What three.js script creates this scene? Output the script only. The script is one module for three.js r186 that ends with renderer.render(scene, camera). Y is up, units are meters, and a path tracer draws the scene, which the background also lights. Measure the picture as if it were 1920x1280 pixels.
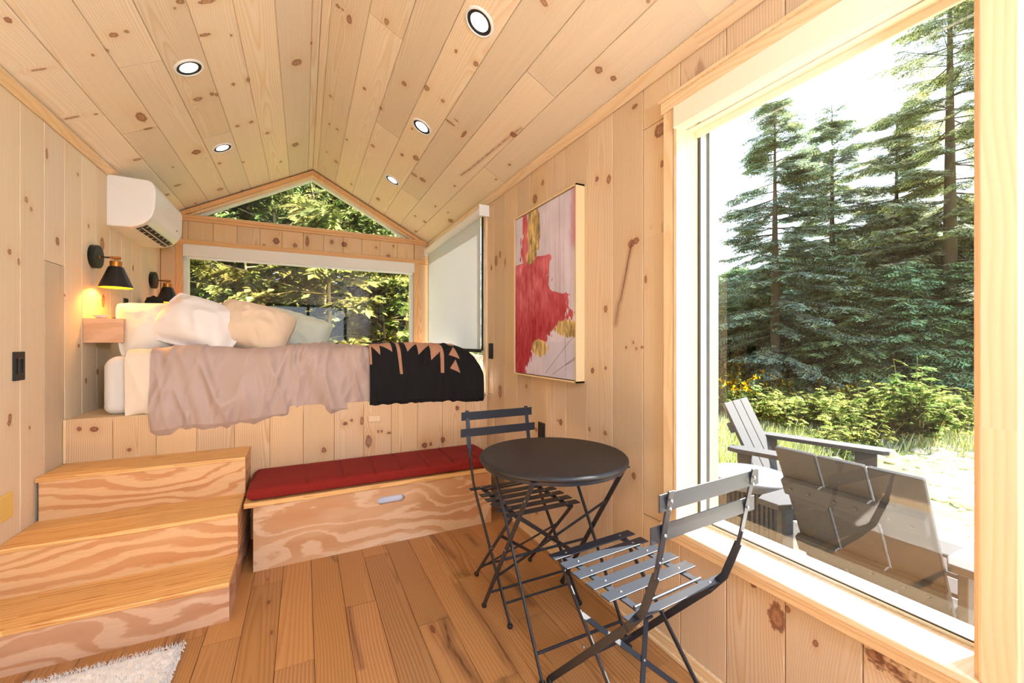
import * as THREE from 'three';
import { mergeGeometries } from 'three/addons/utils/BufferGeometryUtils.js';
import { RoundedBoxGeometry } from 'three/addons/geometries/RoundedBoxGeometry.js';
import { RectAreaLightUniformsLib } from 'three/addons/lights/RectAreaLightUniformsLib.js';
RectAreaLightUniformsLib.init();

// ---------------------------------------------------------------- camera, sky, sun, exposure
const scene = new THREE.Scene();
const renderer = new THREE.WebGLRenderer({ antialias: true });
renderer.toneMapping = THREE.LinearToneMapping;
renderer.toneMappingExposure = 1.46;
renderer.shadowMap.enabled = true;
renderer.shadowMap.type = THREE.PCFSoftShadowMap;
const camera = new THREE.PerspectiveCamera(2 * Math.atan(640 / 780) * 180 / Math.PI, 1.5, 0.05, 400);
camera.position.set(0, 1.17, 0);
camera.rotation.set(0, -Math.atan(391 / 780), 0);

{ // pale bright summer sky: white haze at the horizon, light blue overhead
  const W = 64, H = 128, d = new Float32Array(W * H * 4);
  for (let y = 0; y < H; y++) {
    const e = Math.max(0, (y + .5) / H * 2 - 1), k = Math.pow(e, .6);
    for (let x = 0; x < W; x++) {
      const i = (y * W + x) * 4;
      d[i] = 2.9 - 1.9 * k; d[i + 1] = 3.1 - 1.55 * k; d[i + 2] = 3.3 - .9 * k; d[i + 3] = 1;
    }
  }
  const t = new THREE.DataTexture(d, W, H, THREE.RGBAFormat, THREE.FloatType);
  t.mapping = THREE.EquirectangularReflectionMapping; t.magFilter = t.minFilter = THREE.LinearFilter; t.needsUpdate = true;
  scene.background = t;
  scene.backgroundIntensity = 1.0;
}
const sun = new THREE.DirectionalLight(0xfff6ea, 29.0);
sun.name = 'sun';
sun.position.set(20, 15.6, 3.6); sun.target.position.set(0, 0, 0);
sun.castShadow = true; sun.shadow.mapSize.set(4096, 4096); sun.shadow.bias = -.0004;
Object.assign(sun.shadow.camera, { left: -14, right: 14, top: 12, bottom: -8, near: 1, far: 60 });
scene.add(sun, sun.target);
const FILL = .5, LAMP = .4;   // brightness of the added globe lamps, then of the ceiling downlights

// ---------------------------------------------------------------- helpers
function rng(seed) { let a = seed >>> 0; return () => { a = (a + 0x6d2b79f5) | 0; let t = Math.imul(a ^ (a >>> 15), 1 | a); t = (t + Math.imul(t ^ (t >>> 7), 61 | t)) ^ t; return ((t ^ (t >>> 14)) >>> 0) / 4294967296; }; }
const V = (x, y, z) => new THREE.Vector3(x, y, z);
const NT = new Float32Array(65536); { const r = rng(77); for (let i = 0; i < 65536; i++) NT[i] = r(); }
function vn(x, y) {
  const ix = Math.floor(x), iy = Math.floor(y); let fx = x - ix, fy = y - iy; fx = fx * fx * (3 - 2 * fx); fy = fy * fy * (3 - 2 * fy);
  const a = ix & 255, b = (ix + 1) & 255, c = (iy & 255) << 8, d = ((iy + 1) & 255) << 8;
  const p = NT[a | c], q = NT[b | c], r = NT[a | d], s = NT[b | d];
  return p + (q - p) * fx + (r - p + (p - q - r + s) * fx) * fy;
}
const fbm = (x, y, n = 3) => { let s = 0, a = .5; for (let i = 0; i < n; i++) { s += a * vn(x, y); x = x * 2.03 + 17.1; y = y * 2.03 + 9.7; a *= .5; } return s / (1 - Math.pow(.5, n)); };
const clamp = (x, a = 0, b = 1) => Math.min(b, Math.max(a, x)), sm = (a, b, x) => { const t = clamp((x - a) / (b - a)); return t * t * (3 - 2 * t); }, mix = (a, b, t) => a + (b - a) * t;

const usedNames = new Map();
function numbered(n) { const k = usedNames.get(n) ?? 0; usedNames.set(n, k + 1); return k ? n + '_' + String(k).padStart(3, '0') : n; }
function shade(o) { o.traverse((m) => { if (m.isMesh) { m.castShadow = true; m.receiveShadow = true; } }); return o; }
function tag(o, label, category, group, kind) { o.userData.label = label; o.userData.category = category; if (group) o.userData.group = group; if (kind) o.userData.kind = kind; return o; }
function thing(name, label, category, pos = [0, 0, 0], turn = 0, group) {
  const o = new THREE.Group(); o.name = numbered(name); o.position.set(...pos); o.rotation.y = turn; tag(o, label, category, group); scene.add(o); return o;
}
function geoOf(g) { if (!Array.isArray(g)) return g; const l = g.map((x) => { const y = x.index ? x.toNonIndexed() : x; for (const k of Object.keys(y.attributes)) if (!['position', 'normal', 'uv'].includes(k)) y.deleteAttribute(k); return y; }); return mergeGeometries(l); }
function part(name, g, mat, parent) { const m = new THREE.Mesh(geoOf(g), mat); m.name = name; m.castShadow = m.receiveShadow = true; (parent ?? scene).add(m); return m; }
function solo(name, g, mat, label, category, group) { const m = part(numbered(name), g, mat); return tag(m, label, category, group); }
function struct(name, g, mat) { const m = part(name, g, mat); m.userData.kind = 'structure'; return m; }
// box by corner ranges with uv in metres
function bx(x0, x1, y0, y1, z0, z1, r = 0) {
  const w = x1 - x0, h = y1 - y0, d = z1 - z0;
  const g = r ? new RoundedBoxGeometry(w, h, d, 2, Math.min(r, w / 2.01, h / 2.01, d / 2.01)) : new THREE.BoxGeometry(w, h, d);
  g.translate((x0 + x1) / 2, (y0 + y1) / 2, (z0 + z1) / 2); return boxUV(g);
}
function boxUV(g0) {
  const g = g0.index ? g0.toNonIndexed() : g0; const p = g.attributes.position, uv = new Float32Array(p.count * 2), A = V(), B = V(), C = V();
  for (let i = 0; i < p.count; i += 3) {
    A.fromBufferAttribute(p, i); B.fromBufferAttribute(p, i + 1); C.fromBufferAttribute(p, i + 2); B.sub(A); C.sub(A); B.cross(C);
    const ax = Math.abs(B.x), ay = Math.abs(B.y), az = Math.abs(B.z);
    for (let k = 0; k < 3; k++) {
      const x = p.getX(i + k), y = p.getY(i + k), z = p.getZ(i + k), o = (i + k) * 2;
      if (ay >= ax && ay >= az) { uv[o] = x; uv[o + 1] = z; } else if (ax >= az) { uv[o] = z; uv[o + 1] = y; } else { uv[o] = x; uv[o + 1] = y; }
    }
  }
  g.setAttribute('uv', new THREE.BufferAttribute(uv, 2)); return g;
}
// flat bar from p to q: width w along side, thickness t along n
function bar(p, q, w, t, n = V(0, 0, 1), r = 0) {
  const d = q.clone().sub(p), L = d.length(); d.normalize(); let s = n.clone().cross(d); if (s.lengthSq() < 1e-6) s = V(1, 0, 0).cross(d); s.normalize(); const nn = s.clone().cross(d).normalize();
  const g = r ? new RoundedBoxGeometry(w, L, t, 2, r) : new THREE.BoxGeometry(w, L, t);
  g.applyMatrix4(new THREE.Matrix4().makeBasis(s, d, nn).setPosition(p.clone().add(q).multiplyScalar(.5))); return g;
}
function rod(p, q, r, r2 = r, seg = 10) {
  const d = q.clone().sub(p), L = d.length(); const g = new THREE.CylinderGeometry(r2, r, L, seg);
  g.applyQuaternion(new THREE.Quaternion().setFromUnitVectors(V(0, 1, 0), d.normalize())); g.translate((p.x + q.x) / 2, (p.y + q.y) / 2, (p.z + q.z) / 2); return g;
}
const cyl = (x, y, z, r, h, seg = 32) => { const g = new THREE.CylinderGeometry(r, r, h, seg); g.translate(x, y + h / 2, z); return g; };
const lathe = (pts, seg = 48) => new THREE.LatheGeometry(pts.map((p) => new THREE.Vector2(p[0], p[1])), seg);
function grid(nu, nv, f) { // parametric sheet with smooth normals
  const p = [], uv = [], ix = [];
  for (let j = 0; j <= nv; j++) for (let i = 0; i <= nu; i++) { const q = f(i / nu, j / nv); p.push(q[0], q[1], q[2]); uv.push(q[3] ?? i / nu, q[4] ?? j / nv); }
  for (let j = 0; j < nv; j++) for (let i = 0; i < nu; i++) { const a = j * (nu + 1) + i, b = a + 1, c = a + nu + 1, d = c + 1; ix.push(a, b, d, a, d, c); }
  const g = new THREE.BufferGeometry(); g.setAttribute('position', new THREE.Float32BufferAttribute(p, 3)); g.setAttribute('uv', new THREE.Float32BufferAttribute(uv, 2)); g.setIndex(ix); g.computeVertexNormals(); return g;
}
// one board: chamfered long edges, lying in the plane O + e1*a + e2*b, face along e3
function plankGeo(O, e1, e2, e3, a0, a1, b0, b1, th, ch, uvOf) {
  const P = [], N = [], U = [], ca = (a0 + a1) / 2, cb = (b0 + b1) / 2;
  const at = (a, b, h) => e1.clone().multiplyScalar(a - ca).addScaledVector(e2, b - cb).addScaledVector(e3, h);
  const quad = (q, n) => {
    const w = q.map((k) => at(...k)); const c = w[1].clone().sub(w[0]).cross(w[2].clone().sub(w[0]));
    const order = c.dot(n) > 0 ? [0, 1, 2, 0, 2, 3] : [0, 2, 1, 0, 3, 2];
    for (const i of order) { P.push(w[i].x, w[i].y, w[i].z); N.push(n.x, n.y, n.z); U.push(...uvOf(q[i][0], q[i][1])); }
  };
  const m1 = e1.clone().negate(), m2 = e2.clone().negate(), d1 = e3.clone().sub(e1).normalize(), d2 = e3.clone().add(e1).normalize(), ce = Math.min(ch, .0012);
  quad([[a0 + ch, b0 + ce, 0], [a1 - ch, b0 + ce, 0], [a1 - ch, b1 - ce, 0], [a0 + ch, b1 - ce, 0]], e3);
  quad([[a0, b0, -ch], [a0 + ch, b0 + ce, 0], [a0 + ch, b1 - ce, 0], [a0, b1, -ch]], d1);
  quad([[a1, b0, -ch], [a1 - ch, b0 + ce, 0], [a1 - ch, b1 - ce, 0], [a1, b1, -ch]], d2);
  quad([[a0, b0, -th], [a0, b0, -ch], [a0, b1, -ch], [a0, b1, -th]], m1);
  quad([[a1, b0, -th], [a1, b0, -ch], [a1, b1, -ch], [a1, b1, -th]], e1);
  quad([[a0, b0, -th], [a1, b0, -th], [a1 - ch, b0 + ce, 0], [a0 + ch, b0 + ce, 0]], m2);
  quad([[a0, b1, -th], [a1, b1, -th], [a1 - ch, b1 - ce, 0], [a0 + ch, b1 - ce, 0]], e2);
  const g = new THREE.BufferGeometry(); g.setAttribute('position', new THREE.Float32BufferAttribute(P, 3)); g.setAttribute('normal', new THREE.Float32BufferAttribute(N, 3)); g.setAttribute('uv', new THREE.Float32BufferAttribute(U, 2));
  g.userData.centre = O.clone().addScaledVector(e1, ca).addScaledVector(e2, cb); return g;
}
function plank(parent, mat, O, e1, e2, e3, a0, a1, b0, b1, uvOf, th = .016, ch = .0022, name = 'plank') {
  const gp = .0007; const g = plankGeo(O, e1, e2, e3, a0 + gp, a1 - gp, b0 + gp * .6, b1 - gp * .6, th, ch, uvOf); const m = part(name, g, mat, parent); m.position.copy(g.userData.centre); return m;
}

// ---------------------------------------------------------------- painted wood (colour of the boards only)
function tex(data, W, H, repeat = true) {
  const t = new THREE.DataTexture(data, W, H, THREE.RGBAFormat); t.colorSpace = THREE.SRGBColorSpace; t.magFilter = THREE.LinearFilter; t.minFilter = THREE.LinearMipmapLinearFilter; t.generateMipmaps = true; t.anisotropy = 8;
  if (repeat) t.wrapS = t.wrapT = THREE.RepeatWrapping; t.needsUpdate = true; return t;
}
const PINE = { early: [238, 215, 182], late: [224, 186, 138], knot: [164, 108, 74], rim: [122, 76, 50] };
// boards: [a0,a1,b0,b1,tone,seed]; knots: [a,b,ra,rb]; extra(a,b)->darkness 0..1 of streaks
function paintBoards(W, H, a0, b0, ppm, boards, knots, pal = PINE, extra, opt = {}) {
  const D = new Uint8Array(W * H * 4); D.fill(255);
  const ringGap = opt.gap ?? .0085;
  for (const [p0, p1, q0, q1, tone, seed] of boards) {
    const x0 = Math.max(0, Math.floor((p0 - a0) * ppm)), x1 = Math.min(W, Math.ceil((p1 - a0) * ppm)), y0 = Math.max(0, Math.floor((q0 - b0) * ppm)), y1 = Math.min(H, Math.ceil((q1 - b0) * ppm));
    if (x1 <= x0 || y1 <= y0) continue;
    const R = rng(seed * 7919 + 13), w = p1 - p0, cx = (p0 + p1) / 2 + (R() - .5) * w * 1.5, slope = (R() - .5) * .045, d0 = .004 + R() * .05, ph = R() * 40, late = .55 + R() * .5, gap = ringGap * (.75 + R() * .6), hue = (R() - .5) * 8;
    const mine = knots.filter((k) => k[0] > p0 - .01 && k[0] < p1 + .01 && k[1] > q0 - .1 && k[1] < q1 + .1);
    for (let y = y0; y < y1; y++) {
      const b = b0 + (y + .5) / ppm, near = mine.filter((k) => Math.abs(b - k[1]) < k[3] * 5 + .02);
      const bend = (fbm(b * 1.3 + ph, seed * 3.1, 2) - .5) * .07, dep = d0 + slope * (b - q0) + (vn(b * .9 + ph, seed + 5.5) - .5) * .05;
      for (let x = x0; x < x1; x++) {
        const a = a0 + (x + .5) / ppm; let px = a - cx + bend, r = Math.sqrt(px * px + dep * dep), kn = 0, rim = 0, halo = 0, kr = 0;
        r += (vn(a * 22, b * 3.5 + seed) - .5) * .006;
        for (const k of near) {
          const da = (a - k[0]) / k[2], db = (b - k[1]) / k[3], q = da * da + db * db, wob = 1 + (vn(a * 160, b * 160) - .5) * .35;
          r += Math.exp(-(da * da) / 5 - (db * db) / 14) * .013 * Math.min(1, k[2] / .012);
          const e = Math.sqrt(q) * wob, ks = .55 + .45 * vn(k[0] * 91, k[1] * 57); if (e < 1.3) { kn = Math.max(kn, (1 - sm(.72, 1.25, e)) * ks); rim = Math.max(rim, sm(.55, .86, e) * (1 - sm(.9, 1.28, e)) * ks); kr = e + .3 * vn(a * 210, b * 210); }
          halo = Math.max(halo, Math.exp(-da * da / 6 - db * db / 9));
        }
        let f = r / gap; f -= Math.floor(f); const lw = (f < .82 ? Math.pow(f / .82, 2.2) : (1 - f) / .18) * late;
        const fib = (vn(a * 620, b * 9 + seed) - .5) * .07 + (vn(a * 170, b * 2.3 + seed * 2) - .5) * .09, blot = (fbm(a * 5 + seed, b * 1.6, 2) - .5) * .12;
        let t = clamp(lw * .85 + fib * 1.3 + blot + halo * .42), i = (y * W + x) * 4, k2 = tone + fib * .35 + blot * .25;
        let c0 = mix(pal.early[0], pal.late[0], t) * k2 + hue * .3, c1 = mix(pal.early[1], pal.late[1], t) * k2, c2 = mix(pal.early[2], pal.late[2], t) * k2 - hue;
        if (kn > 0) { const ring = .5 + .5 * Math.sin(kr * 14); c0 = mix(c0, pal.knot[0] * (.86 + .22 * ring), kn * .9); c1 = mix(c1, pal.knot[1] * (.84 + .26 * ring), kn * .9); c2 = mix(c2, pal.knot[2] * (.82 + .3 * ring), kn * .9); c0 = mix(c0, pal.rim[0], rim * .75); c1 = mix(c1, pal.rim[1], rim * .75); c2 = mix(c2, pal.rim[2], rim * .75); }
        if (extra) { const s = extra(a, b, seed); if (s > 0) { c0 = mix(c0, pal.rim[0], s); c1 = mix(c1, pal.rim[1], s); c2 = mix(c2, pal.rim[2], s); } }
        D[i] = clamp(c0, 0, 255); D[i + 1] = clamp(c1, 0, 255); D[i + 2] = clamp(c2, 0, 255);
      }
    }
  }
  const t = tex(D, W, H); t.userData = { a0, b0, w: W / ppm, h: H / ppm }; return t;
}
const uvIn = (t, da = 0, db = 0) => (a, b) => [(a + da - t.userData.a0) / t.userData.w, (b + db - t.userData.b0) / t.userData.h];
// softwood plywood: long flowing bands of rotary-cut face veneer
function paintPly(W, H, ppm, seed, base, band, light, freq = 15, swirl = 2.4, cover = .3) {
  const D = new Uint8Array(W * H * 4); D.fill(255);
  for (let y = 0; y < H; y++) for (let x = 0; x < W; x++) {
    const a = x / ppm, b = y / ppm;
    const q0 = b * freq + swirl * fbm(a * 1.7 + seed, b * 3.4 + seed, 3) * 2 + .55 * fbm(a * 6 + seed, b * 16, 2); const q = q0 - Math.floor(q0);
    const wd = clamp(cover + .75 * (fbm(a * 2.1 + seed * 3, b * 5 + 2, 3) - .42) * 1.6, .06, .9), jag = (vn(a * 26 + seed, b * 90) - .5) * .22 + (vn(a * 70, b * 260) - .5) * .1;
    const wv = sm(.98 - wd - .16, .98 - wd + .05, q + jag) * (1 - sm(.93, 1, q + jag * .4));
    const fib = (vn(a * 30 + seed, b * 520) - .5) * .14 + (vn(a * 6, b * 140 + seed) - .5) * .1, l = sm(.5, .72, fbm(a * 2.4 + 31 + seed, b * 9 + 4, 3)) * light, i = (y * W + x) * 4, t = clamp(wv * (.3 + .75 * fbm(a * 3 + seed, b * 12, 3)) + fib);
    for (let c = 0; c < 3; c++) D[i + c] = clamp(mix(mix(base[c], band[c], t), 236 - c * 16, l * .5) * (1 + fib * .35), 0, 255);
  }
  const t = tex(D, W, H); t.userData = { a0: 0, b0: 0, w: W / ppm, h: H / ppm }; return t;
}
const std = (o) => new THREE.MeshStandardMaterial(o), phys = (o) => new THREE.MeshPhysicalMaterial(o);
const wood = (t, rough = .55) => std({ map: t, roughness: rough });
// ---------------------------------------------------------------- room shell
const XL = -1.08, XR = 1.24, XC = .08, YE = 2.22, YR = 2.83, ZB = -4.47, ZF = 1.9, XO = 1.42;
const ex = V(1, 0, 0), ey = V(0, 1, 0), ez = V(0, 0, 1), nx = V(-1, 0, 0), O0 = V(0, 0, 0);
const minR = (l, m = .005) => l.map((k) => [k[0], k[1], Math.max(m, k[2]), Math.max(m, k[3])]);
const KR = minR([[-1.578,1.937,.011,.011],[-1.492,1.906,.013,.018],[-2.078,2.089,.013,.014],[-2.166,2.023,.022,.025],[-2.727,1.749,.022,.034],[-2.664,1.782,.015,.02],[-2.579,1.714,.009,.026],[-2.813,1.713,.012,.018],[-1.188,1.991,.027,.024],[-1.348,1.583,.018,.015],[-1.319,1.589,.016,.013],[-1.265,1.421,.006,.014],[-1.178,1.856,.008,.012],[-1.515,1.32,.011,.014],[-1.612,1.031,.011,.012],[-1.515,1.048,.006,.007],[-1.336,1.166,.005,.006],[-1.379,1.145,.005,.004],[-1.318,1.14,.006,.006],[-1.286,1.146,.006,.004],[-2.66,.818,.025,.042],[-2.274,.892,.009,.011],[-1.888,.735,.015,.015],[-1.915,.738,.007,.004],[-2.155,.645,.012,.011],[-1.517,.749,.01,.01],[-1.635,.745,.007,.01],[-1.333,.606,.01,.013],[-1.163,.701,.008,.02],[-2.151,.157,.016,.013],[-.814,.425,.009,.012],[-.742,.361,.022,.036],[-.712,.403,.007,.01],[-.639,.352,.006,.008],[-.508,.406,.02,.012],[-.475,.4,.012,.008],[-1.327,2.153,.015,.008]]);
const KL = minR([[-2.57,1.786,.012,.012],[-2.607,1.757,.009,.009],[-2.827,1.663,.016,.019],[-2.454,1.538,.011,.011],[-2.518,1.508,.01,.012],[-3.034,2.064,.009,.008],[-3.334,1.754,.026,.037],[-3.158,1.818,.01,.01],[-2.895,1.404,.007,.005],[-3.044,1.147,.01,.01],[-3.35,1.414,.02,.036],[-2.732,2.053,.009,.022],[-2.457,.854,.011,.017],[-2.452,.835,.01,.012],[-2.595,.79,.006,.007],[-3.127,.952,.01,.014],[-3.271,.992,.014,.014],[-3.84,1.69,.012,.02],[-3.79,1.56,.01,.016]]);
const KCL = minR([[.171,-2.101,.009,.013],[.435,-2.251,.015,.013],[.485,-2.243,.008,.009],[.715,-2.117,.013,.014],[.686,-2.15,.004,.007],[.81,-2.137,.029,.011],[.763,-2.337,.021,.01],[.873,-2.369,.005,.007],[.327,-2.35,.005,.008],[.384,-2.336,.004,.01],[.128,-2.385,.025,.006],[.024,-2.571,.007,.013],[.629,-2.842,.02,.017],[.705,-2.822,.01,.016],[.726,-2.838,.008,.016],[.825,-2.771,.008,.014],[.906,-2.76,.009,.02],[.338,-2.899,.02,.045],[.331,-3.029,.021,.01],[.082,-2.769,.03,.008],[.176,-2.781,.008,.007],[.782,-3.25,.012,.014],[.871,-3.243,.013,.016],[.491,-3.466,.024,.03],[.589,-3.741,.012,.016],[.314,-3.596,.006,.009],[.747,-3.837,.009,.011],[.176,-3.358,.022,.014],[.263,-3.922,.022,.016],[.164,-4.042,.014,.015],[.507,-4.253,.022,.026],[.286,-4.396,.008,.014],[.662,-4.431,.01,.015],[1.181,-2.689,.026,.028],[1.154,-3.785,.024,.03],[.958,-3.459,.012,.018],[1.025,-4.043,.008,.015],[1.264,-2.539,.005,.012]]);
const KCR = minR([[1.232,-2.18,.01,.01],[1.209,-2.177,.006,.006],[1.172,-2.206,.012,.026],[1.003,-2.032,.011,.018],[1.029,-2.649,.01,.013],[.834,-2.345,.013,.017],[.908,-2.722,.008,.016],[1.222,-2.991,.008,.01],[1.207,-3.365,.008,.011],[1.146,-3.362,.01,.013],[1.067,-3.419,.008,.016],[.879,-3.241,.014,.02],[1.202,-3.867,.008,.01],[1.114,-3.934,.015,.024],[.676,-1.868,.007,.01],[.574,-1.843,.011,.014],[.721,-2.243,.014,.02],[.618,-2.243,.01,.014],[.694,-2.69,.007,.01],[.673,-3.077,.011,.02],[.582,-2.989,.02,.03],[.525,-2.364,.029,.01],[.425,-2.368,.008,.04],[.502,-2.307,.013,.006],[.106,-2.322,.008,.012],[.164,-1.382,.014,.016],[.097,-1.36,.011,.012],[.486,-1.347,.016,.01],[.221,-1.054,.006,.006],[.219,-2.07,.018,.02],[.532,-3.237,.024,.02],[.46,-3.222,.022,.025],[.679,-4.143,.016,.03],[.068,-3.58,.02,.036],[.14,-3.461,.007,.014],[.32,-3.972,.01,.018],[.221,-3.959,.014,.02],[.251,-3.509,.008,.018],[.253,-2.989,.007,.014],[.09,-2.555,.006,.012],[.943,-4.201,.008,.018],[.214,-4.335,.013,.024]]);
const KP = minR([[-1.02,.725,.008,.01],[-.964,.719,.015,.012],[-.825,.596,.008,.008],[.241,.641,.012,.01],[.279,.658,.008,.008],[.343,.65,.01,.025],[.446,.57,.006,.009],[.468,.57,.006,.008],[.516,.554,.012,.007],[.385,.51,.018,.035],[.759,.443,.017,.017],[.802,.446,.009,.011],[.891,.467,.014,.018],[.999,.686,.013,.014],[.116,.484,.012,.015],[-.228,2.11,.024,.026],[-.072,2.085,.016,.018],[.033,2.134,.014,.045],[.25,2.151,.015,.019],[.362,2.14,.022,.022],[.793,2.065,.018,.013],[.67,2.141,.008,.009],[.845,2.173,.006,.012],[.36,2.025,.01,.008],[-.327,2.065,.009,.005]]);
const TR = rng(5);
const tones = (n, lo = .95, hi = 1.02) => Array.from({ length: n }, () => lo + TR() * (hi - lo));

// --- right wall texture and boards
const pR = .1865, aR0 = -.533 - pR * 14;
const polyDist = (pts, a, b) => { let m = 9, tt = 0; for (let i = 0; i + 1 < pts.length; i++) { const [x0, y0] = pts[i], [x1, y1] = pts[i + 1], dx = x1 - x0, dy = y1 - y0, t = clamp(((a - x0) * dx + (b - y0) * dy) / (dx * dx + dy * dy)), d = Math.hypot(a - x0 - dx * t, b - y0 - dy * t); if (d < m) { m = d; tt = (i + t) / (pts.length - 1); } } return [m, tt]; };
const crack = [[-1.345, 1.585], [-1.366, 1.517], [-1.394, 1.415], [-1.412, 1.357], [-1.427, 1.334], [-1.446, 1.25]];
const bR = []; for (let i = 0; i < 15; i++) { const lo = aR0 + pR * i, t = .955 + TR() * .06; if (i === 10) { bR.push([lo, lo + pR, 0, 1.591, t * .99, 310], [lo, lo + pR, 1.591, 2.3, t, 311]); } else bR.push([lo, lo + pR, 0, 2.3, t, 300 + i * 3]); }
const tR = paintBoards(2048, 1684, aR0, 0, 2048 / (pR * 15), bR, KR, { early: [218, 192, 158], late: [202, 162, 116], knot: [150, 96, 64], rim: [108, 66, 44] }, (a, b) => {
  let s = 0; if (a > -1.48 && a < -1.3 && b > 1.2 && b < 1.62) { const [d, t] = polyDist(crack, a, b); const n = vn(a * 300, b * 120); s = Math.max(s, (1 - sm(.0015, .006 + n * .004, d)) * .85 * (1 - .4 * t), (1 - sm(.004, .03, d + (a > -1.4 ? .004 : 0))) * .28); }
  if (a > -1.08 && a < -.9 && b > 2.03 && b < 2.25) s = Math.max(s, sm(.58, .8, fbm(a * 34, b * 9 + 3, 3)) * .35);
  if (a > -1.27 && a < -1.12 && b > 1.591 && b < 1.68) s = Math.max(s, sm(.5, .75, fbm(a * 30, b * 22, 2)) * .3 * (1 - (b - 1.591) / .09));
  if (a > -.535 && a < -.43 && b > .36 && b < .43) s = Math.max(s, sm(.52, .75, fbm(a * 60, b * 90, 3)) * .8 * (1 - sm(.02, .035, Math.abs(b - .402))));
  return s;
});
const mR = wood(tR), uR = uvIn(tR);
// --- left wall
const pL = .184, aL0 = -2.71 - pL * 10;
const bL = []; for (let i = 0; i < 12; i++) { const lo = aL0 + pL * i, t = .965 + TR() * .05; if (i === 9) { bL.push([lo, lo + pL, 0, 1.549, .87, 209], [lo, lo + pL, 1.549, 2.3, t, 239]); } else bL.push([lo, lo + pL, 0, 2.3, t, 200 + i * 3]); }
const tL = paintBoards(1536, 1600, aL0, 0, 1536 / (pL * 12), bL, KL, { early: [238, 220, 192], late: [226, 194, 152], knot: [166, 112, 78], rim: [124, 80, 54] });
const mL = wood(tL), uL = uvIn(tL);
// --- ceiling
const sL = [0, .203, .38, .557, .735, .911, 1.088, 1.265, 1.312], cosT = (XC - XL) / Math.hypot(XC - XL, YR - YE), sinT = (YR - YE) / Math.hypot(XC - XL, YR - YE);
const jL = [[-1.1], [-3.03, -.4], [-2.462, -1.2], [-3.302, -.9], [-1.5, .3], [-.8], [-1.3, .6], []], jRr = [[-2.522, -.2], [-1.657, .5], [-3.6, -.7], [.1], [-2.902, -.6], [-2.06, .2], [-1.1], []];
const zSplit = (j) => { const e = [ZB, ...[...j].sort((a, b) => a - b), ZF], o = []; for (let i = 0; i + 1 < e.length; i++) o.push([e[i], e[i + 1]]); return o; };
const rowsOf = (joints, sd) => joints.flatMap((j, i) => zSplit(j).map(([z0, z1], k) => [sL[i], sL[i + 1], z0, z1, (.95 + TR() * .07) * (k === 1 && j.length > 1 ? .985 : 1), sd + i * 5 + k]));
const rL = rowsOf(jL, 400), rR = rowsOf(jRr, 500);
const stk = [[.275, -2.8], [.26, -2.662], [.241, -2.341], [.225, -2.077], [.215, -1.98]];
const PALE = { early: [238, 222, 196], late: [226, 196, 156], knot: [166, 112, 78], rim: [124, 80, 54] };
const tCL = paintBoards(756, 2048, 0, ZB, 580, rL, KCL, PALE, null, { gap: .0075 }), tCR = paintBoards(756, 2048, 0, ZB, 580, rR, KCR, PALE, (a, b) => { if (a < .2 || a > .29 || b > -1.95 || b < -2.85) return 0; const [d] = polyDist(stk, a, b); return Math.max((1 - sm(.001, .005, d + (vn(a * 90, b * 40) - .5) * .006)) * .6, (1 - sm(.003, .02, d)) * .2); }, { gap: .0075 });
const mCL = wood(tCL), mCR = wood(tCR);
// --- platform front and the boards of the end wall
const bP = []; for (let i = 0; i < 13; i++) bP.push([-1.07 + .178 * i, -.892 + .178 * i, .3, 2.35, .94 + TR() * .05, 600 + i * 3]);
const PINE2 = { early: [230, 196, 152], late: [208, 156, 104], knot: [140, 80, 48], rim: [92, 52, 34] };
const tP = paintBoards(1480, 1312, -1.07, .3, 640, bP, KP, PINE2), mP = wood(tP), uP = uvIn(tP);
// --- plain clear pine for trim
const tT = paintBoards(512, 1024, 0, 0, 512 / .6, [[0, .1, 0, 1.2, 1, 701], [.1, .2, 0, 1.2, .99, 702], [.2, .3, 0, 1.2, 1.01, 703], [.3, .4, 0, 1.2, .98, 704], [.4, .5, 0, 1.2, 1, 705], [.5, .6, 0, 1.2, .99, 706]], [[.33, .4, .006, .007]], { ...PINE, early: [238, 208, 164], late: [222, 182, 130] }), mT = wood(tT, .5);
const mTo = std({ map: tT, roughness: .5, color: 0xf3d6b6 });
const tT2 = tT.clone(); tT2.rotation = Math.PI / 2; tT2.needsUpdate = true; const mTh = wood(tT2, .5), mToh = std({ map: tT2, roughness: .5, color: 0xf3d6b6 });    // grain along the first uv axis
// --- floor
const pF = .1287, aF0 = .036 - pF * 9;
const jF = { 0: [-1.4], 1: [-2.2, -.3], 2: [-1.8], 3: [-2.4], 4: [-1.6, .1], 5: [-2.03, -.8], 6: [-1.958, -.5], 7: [-2.325, -1.2], 8: [-1.697, -.3], 9: [-2.6, -.9], 10: [-1.96, -.7], 11: [-2.37, -1.1], 12: [-1.7, -.2], 13: [-2.55, -1.307], 14: [-1.957, -.6], 15: [-2.7, -1.55], 16: [-2.282, -1], 17: [-1.75], 18: [-2.1] };
const rF = []; for (let i = 0; i < 19; i++) zSplit(jF[i]).forEach(([z0, z1], k) => rF.push([aF0 + pF * i, aF0 + pF * (i + 1), z0, z1, .93 + TR() * .12, 800 + i * 4 + k]));
const MAPLE = { early: [190, 138, 84], late: [154, 100, 52], knot: [120, 70, 36], rim: [74, 40, 20] };
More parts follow.
